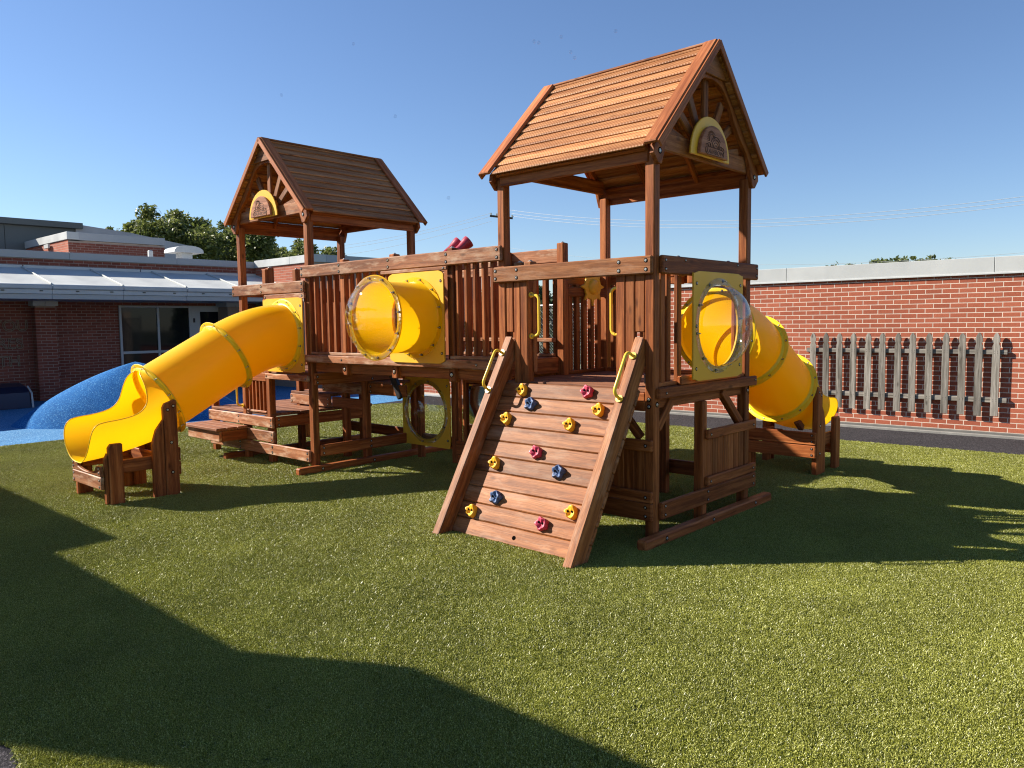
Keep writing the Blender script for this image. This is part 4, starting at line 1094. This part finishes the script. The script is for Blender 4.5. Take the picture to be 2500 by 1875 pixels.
# ---- tube slides
def slide(M, label):
    ctx(M)
    S_ = empty('tube_slide', (0, -1.2, 0), PS, label=label)
    R = .372
    def herm(p0, t0, p1, t1, t):
        h = (2*t**3-3*t*t+1, t**3-2*t*t+t, -2*t**3+3*t*t, t**3-t*t)
        return (p0[0]*h[0]+t0[0]*h[1]+p1[0]*h[2]+t1[0]*h[3], p0[1]*h[0]+t0[1]*h[1]+p1[1]*h[2]+t1[1]*h[3])
    A, B_, Cc = (-.05, 1.63), (-.79, 1.413), (-1.58, .982)
    tb = (-.879, -.477)
    L1 = hypot(A[0]-B_[0], A[1]-B_[1])
    path1 = [herm(A, (-L1, 0), B_, (tb[0]*L1, tb[1]*L1), i/14) for i in range(15)]
    path2 = [(B_[0]+(Cc[0]-B_[0])*i/4, B_[1]+(Cc[1]-B_[1])*i/4) for i in range(5)]
    def sweep(name, path, r0, mat, first=None, last=None, n=64):
        v = []; f = []
        for i, (y, z) in enumerate(path):
            a = path[max(i-1, 0)]; b = path[min(i+1, len(path)-1)]
            t = Vector((0, b[0]-a[0], b[1]-a[1])).normalized()
            if i == 0 and first: t = Vector((0, *first)).normalized()
            if i == len(path)-1 and last: t = Vector((0, *last)).normalized()
            u = Vector((0, -t.z, t.y)); u = -u if u.z < 0 else u
            for k in range(n):
                ph = 2*pi*k/n; v.append(Vector((0, y, z))+Vector((1, 0, 0))*r0*sin(ph)+u*r0*cos(ph))
        for i in range(len(path)-1):
            for k in range(n): f.append((i*n+k, i*n+(k+1) % n, (i+1)*n+(k+1) % n, (i+1)*n+k))
        return mk(name, S_, v, f, mat, smooth=True)
    sweep('tube_section', path1, R, YEL, first=(-1, 0), last=tb); sweep('tube_section', path2, R, YEL, first=tb, last=tb)
    jb = J()
    def collar(p, t, double=True, r=.432):
        t3 = Vector((0, *t)); o = Vector((0, *p))
        w = .017 if double else .008
        for s_ in ((-1, 1) if double else (1,)):
            prof = [(R-.002, s_*.030), (R+.012, s_*.022), (R+.022, s_*.008), (r-.004, s_*.006), (r, s_*.004), (r+.001, s_*.0005), (r-.004, 0), (R, 0)]
            lathe('collar', S_, prof, o, tuple(t3), YHAND2, 64, closed=True)
        nb = 12
        side = Vector((1, 0, 0)); upv = t3.cross(side)
        for k in range(nb):
            a = 2*pi*(k+.4)/nb; q = o+(side*cos(a)+upv*sin(a))*(r-.024)
            for s_ in (-1, 1): jb.bolt(q+t3*s_*.006, tuple(t3*s_), .008)
            jb.cyl(q+t3*.008, tuple(t3), .0048, .03, 6)
    collar(A, (-1, 0), True); collar(B_, tb); collar(Cc, tb)
    jb.emit('bolts', S_, STEEL, kind='stuff')
    # exit chute
    key = [(-1.403, .655, -1.757, 1.309), (-1.43, .641, -1.785, 1.290), (-1.455, .628, -1.815, 1.235), (-1.49, .612, -1.825, 1.110), (-1.55, .585, -1.845, .985), (-1.64, .552, -1.905, .905),
           (-1.76, .517, -2.00, .862), (-1.92, .478, -2.13, .838), (-2.07, .448, -2.25, .826), (-2.19, .429, -2.335, .805), (-2.27, .419, -2.385, .745), (-2.33, .413, -2.408, .640),
           (-2.37, .409, -2.412, .525), (-2.395, .406, -2.412, .435), (-2.40, .404, -2.403, .408)]
    B3 = arc_smooth([(0, k_[0], k_[1]) for k_ in key], 4); E3 = arc_smooth([(0, k_[2], k_[3]) for k_ in key], 4)
    ns, nk = len(B3)-1, 34; v = []; f = []
    for i in range(ns+1):
        Bp, Ep = B3[i], E3[i]; u = Ep-Bp; h_ = max(u.length, .002); u = u/u.length if u.length > 1e-5 else Vector((0, 0, 1))
        # upright frame: the arc always lies in the plane of x and u
        ph = math.acos(max(-1, min(1, 1-h_/R)))
        for k in range(nk+1):
            a = -ph+2*ph*k/nk; v.append(Bp+Vector((R*sin(a), 0, 0))+u*(R*(1-cos(a))))
    for i in range(ns):
        for k in range(nk): a = i*(nk+1)+k; f.append((a, a+1, a+nk+2, a+nk+1))
    o = mk('exit_chute', S_, v, f, YEL, smooth=True)
    edge = [v[i*(nk+1)] for i in range(4, ns+1)]+[v[i*(nk+1)+nk] for i in range(ns, 3, -1)]
    je = J(); je.tube([p for i, p in enumerate(edge) if i == 0 or (p-edge[i-1]).length > .002], .0045, 8); je.emit('rolled_edge', S_, YHAND2, smooth=True)
    # support frame
    T = empty('slide_support', (0, -1.95, 0), PS, label='timber stand under the exit of the '+label.split(' with')[0]); b2 = J()
    for s_ in (1, -1):
        x0, x1 = (.350, .412) if s_ > 0 else (-.412, -.350)
        xo = max(abs(x0), abs(x1))*s_
        def PX(pts, xa, th, nm='leg'):
            prism(nm, T, [(xa, a, b) for a, b in pts], (th, 0, 0), RED, grain=(0, 0, 1), side=(1, 0, 0), c=.007)
        xa = .385*s_; th = .062*s_
        PX([(-1.722, 0), (-1.722, .925), (-1.70, .965), (-1.60, 1.0), (-1.584, .985), (-1.584, 0)], xa, th)
        PX([(-1.845, 0), (-1.845, .56), (-1.80, .70), (-1.724, .80), (-1.724, 0)], xa-.0*s_, th*.85)
        PX([(-2.272, 0), (-2.272, .575), (-2.245, .612), (-2.150, .612), (-2.140, .60), (-2.140, 0)], xa, th)
        PX([(-2.30, .02), (-2.30, .46), (-2.272, .52), (-2.272, .02)], xa-.03*s_, th)
        box('side_rail', T, min(xa-.04*s_, xa-.002*s_), max(xa-.04*s_, xa-.002*s_), -2.25, -1.60, .30, .435, RED, .007)
        for y, z in ((-1.68, .90), (-1.62, .935), (-1.655, .56), (-1.655, .25)): b2.bolt((xa+th, y, z), (s_, 0, 0), .012)
    cut = [(-.365+.73*i/16, .395-.085*max(0, cos((i/16-.5)*pi))**.7 if 2 < i < 14 else .395) for i in range(17)]
    prism('front_board', T, [(-.385, -2.302, .292), (.385, -2.302, .292)]+[(a, -2.302, b) for a, b in reversed(cut)], (0, -.036, 0), RAMPW, grain=(1, 0, 0), side=(0, 0, 1), c=.006)
    box('front_board', T, -.385, .385, -2.338, -2.302, .160, .288, RAIL, .008)
    for x in (-.345, .345):
        for z in (.33, .37, .19, .255): b2.bolt((x, -2.338, z), (0, -1, 0), .010)
    box('cross_rail', T, -.38, .38, -1.78, -1.745, .32, .46, RED)
    for z0 in (.205, .352): box('rear_board', T, -.44, .40, -1.578, -1.542, z0, z0+.140, RED, .007)
    for x in (-.40, .36):
        for z in (.24, .31, .39, .46): b2.bolt((x, -1.542, z), (0, 1, 0), .009)
    beam('chock', T, (-.18, -1.80, .50), (-.18, -1.66, .60), (1, 0, 0), .06, .07, RAIL)
    box('side_board', T, .45, .486, -2.20, -1.50, .0, .001, RED) if False else None
    b2.emit('bolts', T, STEEL, kind='stuff')
    CTX.pop()
slide(Matrix.Translation((-5.19, -.01, 0)), 'left-hand yellow tube slide with its mouth toward the lawn')
slide(Matrix.Translation((-.475, 1.80, 0)) @ Matrix.Rotation(pi, 4, 'Z'), 'right-hand yellow tube slide with its mouth toward the brick wall')
def right_side_boards():
    # low boards joining the right slide stand to the tower
    T = empty('slide_stand_boards', (0, 2.6, 0), PS, label='two low boards between the nearer tower and the right-hand slide stand'); b = J()
    for z0, z1 in ((.225, .355), (.36, .49)):
        pass
    return T
# ------------------------------------------------------------------ school building
def building():
    WX = -18.15
    Bd = empty('school_building', (WX, 2, 0), label='low brick school building with a standing seam canopy roof along the left', cat='building')
    holes = [(2.9+14-.0, 0, 0, 0)]
    y0, y1 = -16.0, 6.95
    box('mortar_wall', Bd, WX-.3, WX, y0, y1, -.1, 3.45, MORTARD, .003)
    win = [(3.02, 4.90, .0, 2.31), (5.02, 6.60, .0, 2.31)]
    hl = [(a-y0, b-y0, c, d) for a, b, c, d in win]
    bricks(Bd, (WX+.002, y0, 0), (0, 1, 0), y1-y0, .0, 2.52, .225, .0728, BRICKSHADE, 150, prefer=lambda p: (p-Vector((WX, 2.2, 1.6))).length, holes=hl, out=Vector((1, 0, 0)))
    bricks(Bd, (WX+.002, y0, 0), (0, 1, 0), y1-y0, 3.22, 3.45, .225, .0728, BRICKSHADE, 100, prefer=lambda p: (p-Vector((WX, 3, 3.3))).length, out=Vector((1, 0, 0)))
    # coping, ledge
    for a, b in ((y0, -4), (-4, -1), (-1, 1.9), (1.9, 4.6), (4.6, y1)):
        box('coping', Bd, WX-.34, WX+.04, a+.003, b-.003, 3.452, 3.63, COPSHADE, .004)
    for a, b in ((y0, -3), (-3, .85), (.85, 3.6), (3.6, y1)): box('ledge_flashing', Bd, WX+.022, WX+.06, a+.012, b-.012, 3.20, 3.275, WHITEM, .003)
    # canopy
    ex, ez = -16.1, 2.73
    rx, rz = WX+.03, 3.22
    L = hypot(ex-rx, ez-rz); dv = Vector((ex-rx, 0, ez-rz)).normalized(); nv = Vector((-dv.z, 0, dv.x))
    seams = [y0+1.53*i for i in range(16)]; seams = [s for s in seams if s < y1+.1]+[y1]
    for a, b in zip(seams[:-1], seams[1:]):
        c0 = Vector((rx, (a+b)/2, rz)); c1 = Vector((ex, (a+b)/2, ez))
        beam('roof_panel', Bd, c0-nv*.02, c1-nv*.02, (0, 1, 0), b-a-.004, .03, ROOFM, .003)
        beam('roof_seam', Bd, (rx, a, rz+.015), (ex, a, ez+.015), (0, 1, 0), .030, .035, ROOFM, .004)
    for a, b in zip(seams[:-1], seams[1:]):
        box('gutter', Bd, ex-.05, ex+.06, a+.003, b-.003, ez-.115, ez-.01, GUTTER, .02)
        box('fascia_upper', Bd, ex-.06, ex+.02, a+.003, b-.003, ez-.215, ez-.118, GUTTER, .004)
        box('fascia_lower', Bd, ex-.08, ex-.01, a+.003, b-.003, ez-.33, ez-.218, COPSHADE, .004)
    j = J()
    for i in range(26): j.box(ex+.02, ex+.045, y1-.45-i*.74, y1-.39-i*.74, ez-.16, ez-.14)
    j.emit('gutter_straps', Bd, BLACK, kind='stuff')
    box('soffit', Bd, WX, ex-.08, y0, y1, ez-.32, ez-.29, COPSHADE, .003)
    # pillars
    for k, yc in enumerate((1.20, -4.4, 5.95)):
        xf = WX+.33 if yc < 5 else WX+.6
        box('pillar', Bd, WX+.005, xf-.012, yc-.235+.012, yc+.235-.012, 0, 2.29, MORTARD, .003)
        sg = 60 if k == 0 else 0
        if k == 0:
            bricks(Bd, (xf-.010, yc-.235, 0), (0, 1, 0), .47, 0, 2.29, .225, .0728, BRICKSHADE, 50, out=Vector((1, 0, 0)))
            bricks(Bd, (WX+.02, yc-.225, 0), (1, 0, 0), .30, 0, 2.29, .225, .0728, BRICKSHADE, 0, out=Vector((0, -1, 0)))
        box('pillar_cap', Bd, WX+.005, xf+.03, yc-.275, yc, 2.292, 2.455, COPING, .006); box('pillar_cap', Bd, WX+.005, xf+.03, yc+.002, yc+.275, 2.292, 2.455, COPING, .006)
    # window wall and door
    X = WX+.008
    def frame_(name, ya, yb, za, zb, mull=(), trans=()):
        w = 0.05
        Fm = empty(name, (X, (ya+yb)/2, za), Bd)
        return Fm
    def bars(par, nm, ya, yb, za, zb, d=.05, mat=DARKW): box(nm, par, X, X+d, ya, yb, za, zb, mat, .004)
    for (ya, yb, za, zb) in ((3.06, 3.98, 1.12, 2.27), (4.04, 4.86, 1.12, 2.27), (3.06, 3.98, .10, 1.05), (4.04, 4.86, .10, 1.05), (5.18, 5.86, .10, 2.16), (6.0, 6.5, .10, 2.16)):
        box('window_pane', Bd, X-.006, X+.012, ya, yb, za, zb, GLASS, .001)
    for a, b, c, d in ((3.0, 3.06, 0, 2.32), (3.98, 4.04, 0, 2.27), (4.86, 5.18, 0, 2.32), (5.86, 6.0, 0, 2.32), (6.5, 6.62, 0, 2.32)): bars(Bd, 'window_frame', a, b, c, d)
    for a, b, c, d in ((3.06, 4.86, 2.27, 2.32), (3.06, 3.98, 1.05, 1.12), (4.04, 4.86, 1.05, 1.12), (3.06, 4.86, 0, .10), (5.18, 5.86, 2.16, 2.32), (5.18, 5.86, 0, .10), (6.0, 6.5, 2.16, 2.32), (6.0, 6.5, 0, .1)): bars(Bd, 'window_frame', a, b, c, d, .046)
    box('door_plaque', Bd, X+.051, X+.058, 4.97, 5.03, 1.86, 1.98, BLACK, .002)
    # chalk drawing of the words at the far left of the wall
    j = J()
    def wd(txt, y, z, size):
        cu = bpy.data.curves.new('w', 'FONT'); cu.body = txt; cu.size = size; cu.fill_mode = 'NONE'; cu.bevel_depth = .009
        tmp = bpy.data.objects.new('tmp', cu); C.objects.link(tmp); dg = bpy.context.evaluated_depsgraph_get()
        me = bpy.data.meshes.new_from_object(tmp.evaluated_get(dg)); bpy.data.objects.remove(tmp)
        o = link('chalk_lettering', me, Matrix.Translation((WX+.018, y, z)) @ Matrix.Rotation(radians(90), 4, 'Z') @ Matrix.Rotation(radians(90), 4, 'X'), Bd, CHALK)
    wd('YOU', .13, 1.70, .36); wd('CARES', -.28, 1.28, .36); wd('EARTH', -.42, .86, .36)
    # return wall facing the court
    ry = 6.95
    box('mortar_wall', Bd, -18.1, -15.05, ry, ry+.3, -.1, 3.45, MORTARD, .003)
    bricks(Bd, (-18.15, ry-.002, 0), (1, 0, 0), 3.1, 2.5, 3.46, .225, .0728, BRICK, 40, prefer=lambda p: -p.x, out=Vector((0, -1, 0)))
    for a, b in ((-18.11, -16.2), (-16.2, -15.0)): box('coping', Bd, a+.003, b-.003, ry-.04, ry+.36, 3.452, 3.66, COPING, .004)
    box('coping', Bd, -15.36, -14.998, ry+.362, 13, 3.452, 3.66, COPSHADE, .004)
    box('mortar_wall', Bd, -15.35, -15.06, ry+.302, 13, -.1, 3.45, MORTARD, .003)
    # flat roof deck and upper volumes
    box('flat_roof', Bd, -32, WX-.02, y0, y1+.2, 3.28, 3.34, FABRIC, .003)
    ux = -23.0; uy0, uy1 = 3.50, 6.45
    box('mortar_wall', Bd, ux-4, ux, uy0, uy1, 3.3, 4.42, MORTARD, .003)
    bricks(Bd, (ux+.002, uy0, 0), (0, 1, 0), uy1-uy0, 3.5, 4.40, .225, .0728, BRICKSHADE, 0, out=Vector((1, 0, 0)))
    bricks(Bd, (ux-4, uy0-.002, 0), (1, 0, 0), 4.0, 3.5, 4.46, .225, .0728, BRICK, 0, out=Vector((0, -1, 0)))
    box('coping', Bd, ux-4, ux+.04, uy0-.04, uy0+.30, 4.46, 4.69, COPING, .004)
    box('coping', Bd, ux-.30, ux+.038, uy0+.302, uy1, 4.45, 4.688, COPSHADE, .004)
    box('scupper', Bd, ux-1.9, ux-1.5, uy0-.10, uy0-.041, 4.30, 4.42, COPING, .004)
    # dark clad plant room
    px_ = -27.0
    box('plant_room_cladding', Bd, px_-6, px_, -6, 1.2, 3.3, 5.25, PENT, .01)
    box('plant_room_cladding', Bd, px_-6, px_-.06, 1.202, 2.9, 3.3, 5.25, PENT, .01); box('plant_room_cladding', Bd, px_-6, px_-.06, 2.91, 5.1, 3.3, 5.25, PENT, .01)
    box('plant_room_fascia', Bd, px_-6, px_+.12, -6, 5.3, 5.252, 5.46, PENT, .01)
    box('wall_plate', Bd, px_+.001, px_+.02, .30, .72, 4.72, 4.93, WHITEM, .004)
    mk('roof_membrane', Bd, [(-27, 5.1, 3.4), (-27, 9.3, 3.4), (-27, 9.3, 4.9), (-27, 7.0, 5.25), (-27, 5.1, 5.42), (-31, 5.1, 3.4), (-31, 9.3, 3.4), (-31, 9.3, 4.9), (-31, 7.0, 5.25), (-31, 5.1, 5.42)],
       [(0, 1, 2, 3, 4), (5, 9, 8, 7, 6), (0, 5, 6, 1), (1, 6, 7, 2), (2, 7, 8, 3), (3, 8, 9, 4), (4, 9, 5, 0)], FABRIC)
    # roof vent hood
    v = []; f = []; n = 14; vy, vz, vx = 5.55, 3.92, -19.6
    for xx in (vx-.45, vx+.25):
        for i in range(n+1): a = pi*i/n; v.append((xx, vy-.44*cos(a), vz+.20*sin(a)**.7 if sin(a) > 0 else vz))
    for i in range(n): f.append((i, i+1, n+1+i+1, n+1+i))
    f += [tuple(range(n+1)), tuple(range(n+1, 2*n+2)), (0, n, 2*n+1, n+1)]
    mk('vent_hood', Bd, v, f, WHITEM); box('vent_neck', Bd, vx-.3, vx+.1, vy-.16, vy+.16, 3.3, vz, WHITEM, .01)
    box('roof_pipe', Bd, vx-.2, vx-.08, 4.52, 4.64, 3.3, 3.95, WHITEM, .02)
building()

# low wall between the school corner and the gate, fence, hedge
def middle_back():
    t = empty('low_brick_wall', (-13, 7.4, 0), label='short red brick wall section seen under the bridge beside the school corner', cat='wall')
    box('mortar_wall', t, -15.0, -8.2, 7.56, 7.8, -.05, 1.05, MORTAR, .003)
    bricks(t, (-15, 7.558, 0), (1, 0, 0), 6.8, .05, 1.07, .225, .0728, BRICK, 60, prefer=lambda p: -p.x, out=Vector((0, -1, 0)))
    box('base_curb', t, -15, -8.2, 7.42, 7.54, -.05, .03, COPING, .004)
    box('coping', t, -15.0, -8.18, 7.52, 7.84, 1.07, 1.12, CONC)
    g = empty('chain_link_gate', (-7.3, 7.6, 0), label='galvanised chain link fence panel between the brick walls, dark greenery behind it', cat='fence')
    j = J()
    x0, x1, z0, z1, y = -8.15, -6.5, .06, 2.1, 7.62
    n = 26
    st = (x1-x0)/n*1.0
    k = -int((z1-z0)/st)-1
    while k < n+1:
        a, b = x0+k*st, z0
        for sgn in (1, -1):
            if sgn == 1: p, q = (x0+k*st, z0), (x0+k*st+(z1-z0), z1)
            else: p, q = (x0+k*st+(z1-z0), z0), (x0+k*st, z1)
            # clip to the panel
            (ax, az), (bx, bz) = p, q
            if ax > bx: ax, az, bx, bz = bx, bz, ax, az
            if bx <= x0 or ax >= x1: continue
            if ax < x0: az += (bz-az)*(x0-ax)/(bx-ax); ax = x0
            if bx > x1: bz = az+(bz-az)*(x1-ax)/(bx-ax); bx = x1
            j.tube([(ax, y, az), (bx, y, bz)], .003, 3)
        k += 1
    j.emit('mesh_wire', g, STEEL, kind='stuff')
    for x in (x0, x1): jj = J(); jj.cyl((x, y, 0), (0, 0, 1), .025, 2.2, 10); jj.emit('gate_post', g, STEEL)
    for z in (z0, z1): jj = J(); jj.cyl((x0, y, z), (1, 0, 0), .018, x1-x0, 8); jj.emit('gate_rail', g, GUTTER)
middle_back()

# ------------------------------------------------------------------ foliage
def leaf_cloud(clumps, count, size, seed, jit=.0):
    rnd = random.Random(seed); v = []; f = []
    tot = sum(c[3]**2 for c in clumps)
    for (cx, cy, cz, r) in clumps:
        k = int(count*r*r/tot)
        for _ in range(k):
            a = rnd.uniform(0, 2*pi); ct = rnd.uniform(-1, 1); st = sqrt(1-ct*ct); rr = r*(rnd.random()**.45)*rnd.uniform(.8, 1.12)
            p = Vector((cx+rr*st*cos(a), cy+rr*st*sin(a), cz+rr*ct*.8)); s_ = size*rnd.uniform(.6, 1.4)
            x = Vector((rnd.gauss(0, 1), rnd.gauss(0, 1), rnd.gauss(0, .7))).normalized(); y = x.cross(Vector((rnd.gauss(0, 1), rnd.gauss(0, 1), rnd.gauss(0, 1)))).normalized()
            i = len(v); v += [p-x*s_, p-y*s_*.45, p+x*s_, p+y*s_*.45]; f.append((i, i+1, i+2, i+3))
    return v, f
def tree(x, y, h, r, label, seed, size=.22, count=9000, base=.22, trunk=.22, group='trees behind the school'):
    rnd = random.Random(seed)
    t = empty('tree', (x, y, 0), label=label, cat='tree', group=group)
    j = J(); top = h*.62
    j.tube([(x, y, 0), (x+.1, y, h*.2), (x, y+.1, h*.42), (x+.1, y, top)], [trunk*1.3, trunk, trunk*.7, trunk*.3], 8)
    j.emit('trunk', t, BARK)
    cl = []; lm = J()
    for i in range(20):
        a = rnd.uniform(0, 2*pi); rad = r*rnd.uniform(.25, .92); hz = h*(base+.08)+(h*(1-base-.12))*rnd.random()**.8
        k = 1-((hz/h-.6)/.5)**2*.55
        c = (x+cos(a)*rad*k, y+sin(a)*rad*k, hz, r*rnd.uniform(.17, .30)); cl.append(c)
        s0 = Vector((x, y, h*rnd.uniform(.2, .5))); e = Vector(c[:3]); mid = (s0+e)/2+Vector((0, 0, -.1*h*.3))
        lm.tube([s0, mid, e], [trunk*.38, trunk*.25, trunk*.08], 5)
    for i in range(44):
        b = rnd.choice(cl[:20]); a = rnd.uniform(0, 2*pi); cl.append((b[0]+cos(a)*b[3]*1.1, b[1]+sin(a)*b[3]*1.1, b[2]+rnd.uniform(-.4, .9)*b[3], b[3]*rnd.uniform(.3, .5)))
    lm.emit('limb', t, BARK)
    v, f = leaf_cloud(cl, count, size, seed)
    mk('crown', t, v, f, LEAF, recalc=False)
    return t
def at(px, py, dist):
    d = fw*1905+rt2*(px-1250)-up2*(py-937.5); d.normalize(); return CAM+d*(dist/(Vector((d.x, d.y, 0)).length))
specs = [(285, 545, 46, 7.6, 3.2, 'spreading green tree leftmost behind the plant room'), (375, 528, 48, 8.6, 3.7, 'green tree just left of the largest crown behind the school'),
         (478, 520, 46, 9.5, 4.4, 'largest dark green tree behind the school roof'), (640, 568, 48, 8.5, 4.0, 'round green tree seen under the farther tower roof'),
         (735, 590, 50, 8.0, 3.2, 'small dark tree at the right end of the row behind the school'), (205, 548, 70, 10.5, 2.0, 'small pale tree top beside the dark plant room'),
         (560, 552, 54, 9.3, 4.2, 'dark tree hidden behind the posts of the farther tower')]
for i, (px, py, dist, h, r, lab) in enumerate(specs):
    p = at(px, py, dist)
    tree(p.x, p.y, p.z-r*.10, r, lab, 11+i, size=.115 if i != 5 else .16, count=30000 if i in (1, 2, 3) else 20000)
for i, (px, py, dist, r, lab) in enumerate(((2105, 633, 55, 2.6, 'dark tree top peeping over the brick wall, leftmost of four'), (2185, 628, 58, 2.4, 'dark tree top peeping over the brick wall, second from the left'),
        (2250, 626, 60, 2.6, 'dark tree top peeping over the brick wall, third from the left'), (2320, 628, 66, 2.0, 'sparse tree top peeping over the brick wall, rightmost of four'))):
    p = at(px, py, dist); tree(p.x, p.y, p.z, r, lab, 40+i, size=.15, count=5000 if i < 3 else 900, group='trees beyond the brick wall')
# hedge behind the gate
def hedge():
    rnd = random.Random(5); cl = []
    for i in range(90): cl.append((rnd.uniform(-11.2, -7.9), rnd.uniform(9.0, 10.0), rnd.uniform(.9, 2.45), rnd.uniform(.25, .42)))
    v, f = leaf_cloud(cl, 40000, .06, 9)
    t = empty('hedge', (-7.7, 9.5, 0), label='dark leafy hedge behind the chain link gate', cat='hedge')
    mk('foliage', t, v, f, LEAFH, recalc=False)
    j = J()
    for i in range(9): x = -10+i*.58; j.tube([(x, 9.5, 0), (x+.1, 9.5, .8), (x-.05, 9.45, 1.8)], [.03, .022, .01], 5)
    j.emit('stems', t, BARK, kind='stuff')
hedge()

# ------------------------------------------------------------------ blue mound and covered box
def mound():
    n, m = 56, 26; v = []; f = []
    cx, cy = -12.6, 1.15
    for i in range(m+1):
        q = i/m
        for k in range(n):
            a = 2*pi*k/n; wob = 1+.05*sin(2*a+.7)+.03*sin(3*a)
            rx, ry = (1.65 if cos(a) > 0 else 1.6)*wob, 2.15*wob
            hh = 1.09*(.55*(1-q**2)+.45*(1-q))**1.0+.05*sin(4*a)*q*(1-q)
            v.append((cx+rx*q*cos(a), cy+ry*q*sin(a), hh-.015))
    for i in range(m):
        for k in range(n): f.append((i*n+k, i*n+(k+1) % n, (i+1)*n+(k+1) % n, (i+1)*n+k))
    o = mk('rubber_mound', None, v, f, BLUEM, smooth=True)
    tag(o, 'rounded blue rubber play mound in front of the school wall', 'mound')
mound()
def covered():
    t = empty('covered_bench', (-16.6, -.2, 0), label='dark navy covered bench with pale side edges in the shade by the school wall', cat='bench')
    prof = [(-17.2, 0), (-16.3, 0), (-16.35, .34), (-16.6, .46), (-16.95, .52), (-17.2, .52)]
    prism('cover', t, [(a, -1.6, b) for a, b in prof], (0, 1.95, 0), NAVY, grain=(0, 1, 0), c=.02)
    j = J(); j.tube([(-16.27, .37, 0), (-16.32, .37, .32), (-16.58, .37, .46)], .02, 6); j.emit('side_edge', t, WHITEM)
covered()

# ------------------------------------------------------------------ utility pole and wires
def power():
    p = at(1227, 530, 42)
    t = empty('utility_pole', (p.x, p.y, 0), label='distant wooden utility pole with a crossarm behind the nearer tower post', cat='utility pole')
    j = J(); j.cyl((p.x, p.y, 0), (0, 0, 1), .14, p.z+.15, 10, .10); j.emit('pole', t, BARK)
    u = Vector((rt2.x, rt2.y, 0)).normalized()
    a, b = at(1196, 527, 42), at(1252, 533, 42)
    beam('crossarm', t, a, b, (0, 0, 1), .10, .09, BARK)
    j = J()
    for q in (0.05, .3, .75, .97): c = a+(b-a)*q; j.cyl(c, (0, 0, 1), .035, .16, 8, .05)
    j.emit('insulators', t, STEEL, kind='stuff')
    def wire(px, label):
        (x0, y0, d0), (x1, y1, d1), sag = px
        A, B_ = at(x0, y0, d0), at(x1, y1, d1); j = J(); pts = []
        for i in range(25): s_ = i/24; q = A+(B_-A)*s_; q.z -= sag*4*s_*(1-s_); pts.append(q)
        j.tube(pts, .008, 5); o = j.emit('power_line', None, CABLE); tag(o, label, 'power line', 'overhead wires behind the towers')
    wire(((1200, 520, 42), (640, 614, 62), .5), 'uppermost thin wire running down left from the utility pole')
    wire(((1205, 526, 42), (640, 622, 62), .5), 'middle thin wire running down left from the utility pole')
    wire(((1200, 540, 42), (640, 640, 62), .5), 'lowest thin wire running down left from the utility pole')
    wire(((1246, 513, 42), (2620, 464, 30), .75), 'uppermost thin wire running right from the utility pole over the brick wall')
    wire(((1249, 521, 42), (2620, 474, 30), .75), 'second thin wire running right from the utility pole over the brick wall')
    wire(((1252, 528, 42), (2620, 484, 30), .75), 'third thin wire running right from the utility pole over the brick wall')
    wire(((1200, 598, 60), (2620, 606, 45), 1.1), 'separate low thin wire just above the brick wall coping')
power()

# soap bubbles drifting over the towers
for i, (px, py, d) in enumerate(((1304, 101, 6), (1315, 104, 6), (1370, 90, 6), (1393, 127, 6.2), (1403, 141, 6), (1503, 76, 5.8), (1095, 483, 6.3), (965, 284, 6.3), (863, 107, 7), (687, 232, 7))):
    p = at(px, py, d); r = .014
    me = bpy.data.meshes.new('soap_bubble'); bm = bmesh.new(); bmesh.ops.create_uvsphere(bm, u_segments=20, v_segments=12, radius=r); bm.to_mesh(me); bm.free(); me.shade_smooth()
    o = link('soap_bubble', me, Matrix.Translation(p), None, CLEAR)
    tag(o, ('left bubble of the pair of tiny soap bubbles above the nearer roof', 'right bubble of the pair of tiny soap bubbles above the nearer roof', 'single tiny soap bubble just above the pair over the nearer roof',
        'upper bubble of the two tiny soap bubbles nearest the nearer roof slope', 'lower bubble of the two tiny soap bubbles nearest the nearer roof slope', 'tiny soap bubble highest and furthest right in the sky',
        'tiny soap bubble low beside the left eave of the nearer roof', 'tiny soap bubble above the middle of the gap between the two roofs', 'tiny soap bubble high up between the two roofs, furthest up left of the nearer roof', 'tiny soap bubble just above the ridge of the farther roof')[i], 'bubble', 'soap bubbles in the sky')

# ------------------------------------------------------------------ unseen slab added out of frame, shaped to cast the lawn shadow
def canopy():  # added shadow caster; its outline is the lawn shadow shifted toward the sun
    h = 3.2; dx, dy = -LX*h, -LY*h
    poly = [(-14, -2.80), (-3.52, -2.78), (-3.50, -3.27), (-.68, -3.24), (-.34, -3.05), (.17, -2.76), (2.6, -2.72), (-.49, -4.33), (-3.0, -5.70), (-14, -5.70)]
    t = empty('shadow_caster', (-6+dx, -4+dy, 0), label='unseen slab on posts added left of the camera to cast the lawn shadow', cat='shadow caster')
    pts = [(x+dx, y+dy, h) for x, y in poly]
    prism('caster_slab', t, pts, (0, 0, .10), COPSHADE, c=.004)
    for x, y in ((-13.8, -3.0), (-9, -3.0), (-3.9, -3.0), (-4.0, -5.4), (-9, -5.5), (-13.8, -5.5), (-.5, -3.5)):
        j = J(); j.cyl((x+dx, y+dy, 0), (0, 0, 1), .05, h, 12); j.emit('caster_post', t, STEEL)
canopy()
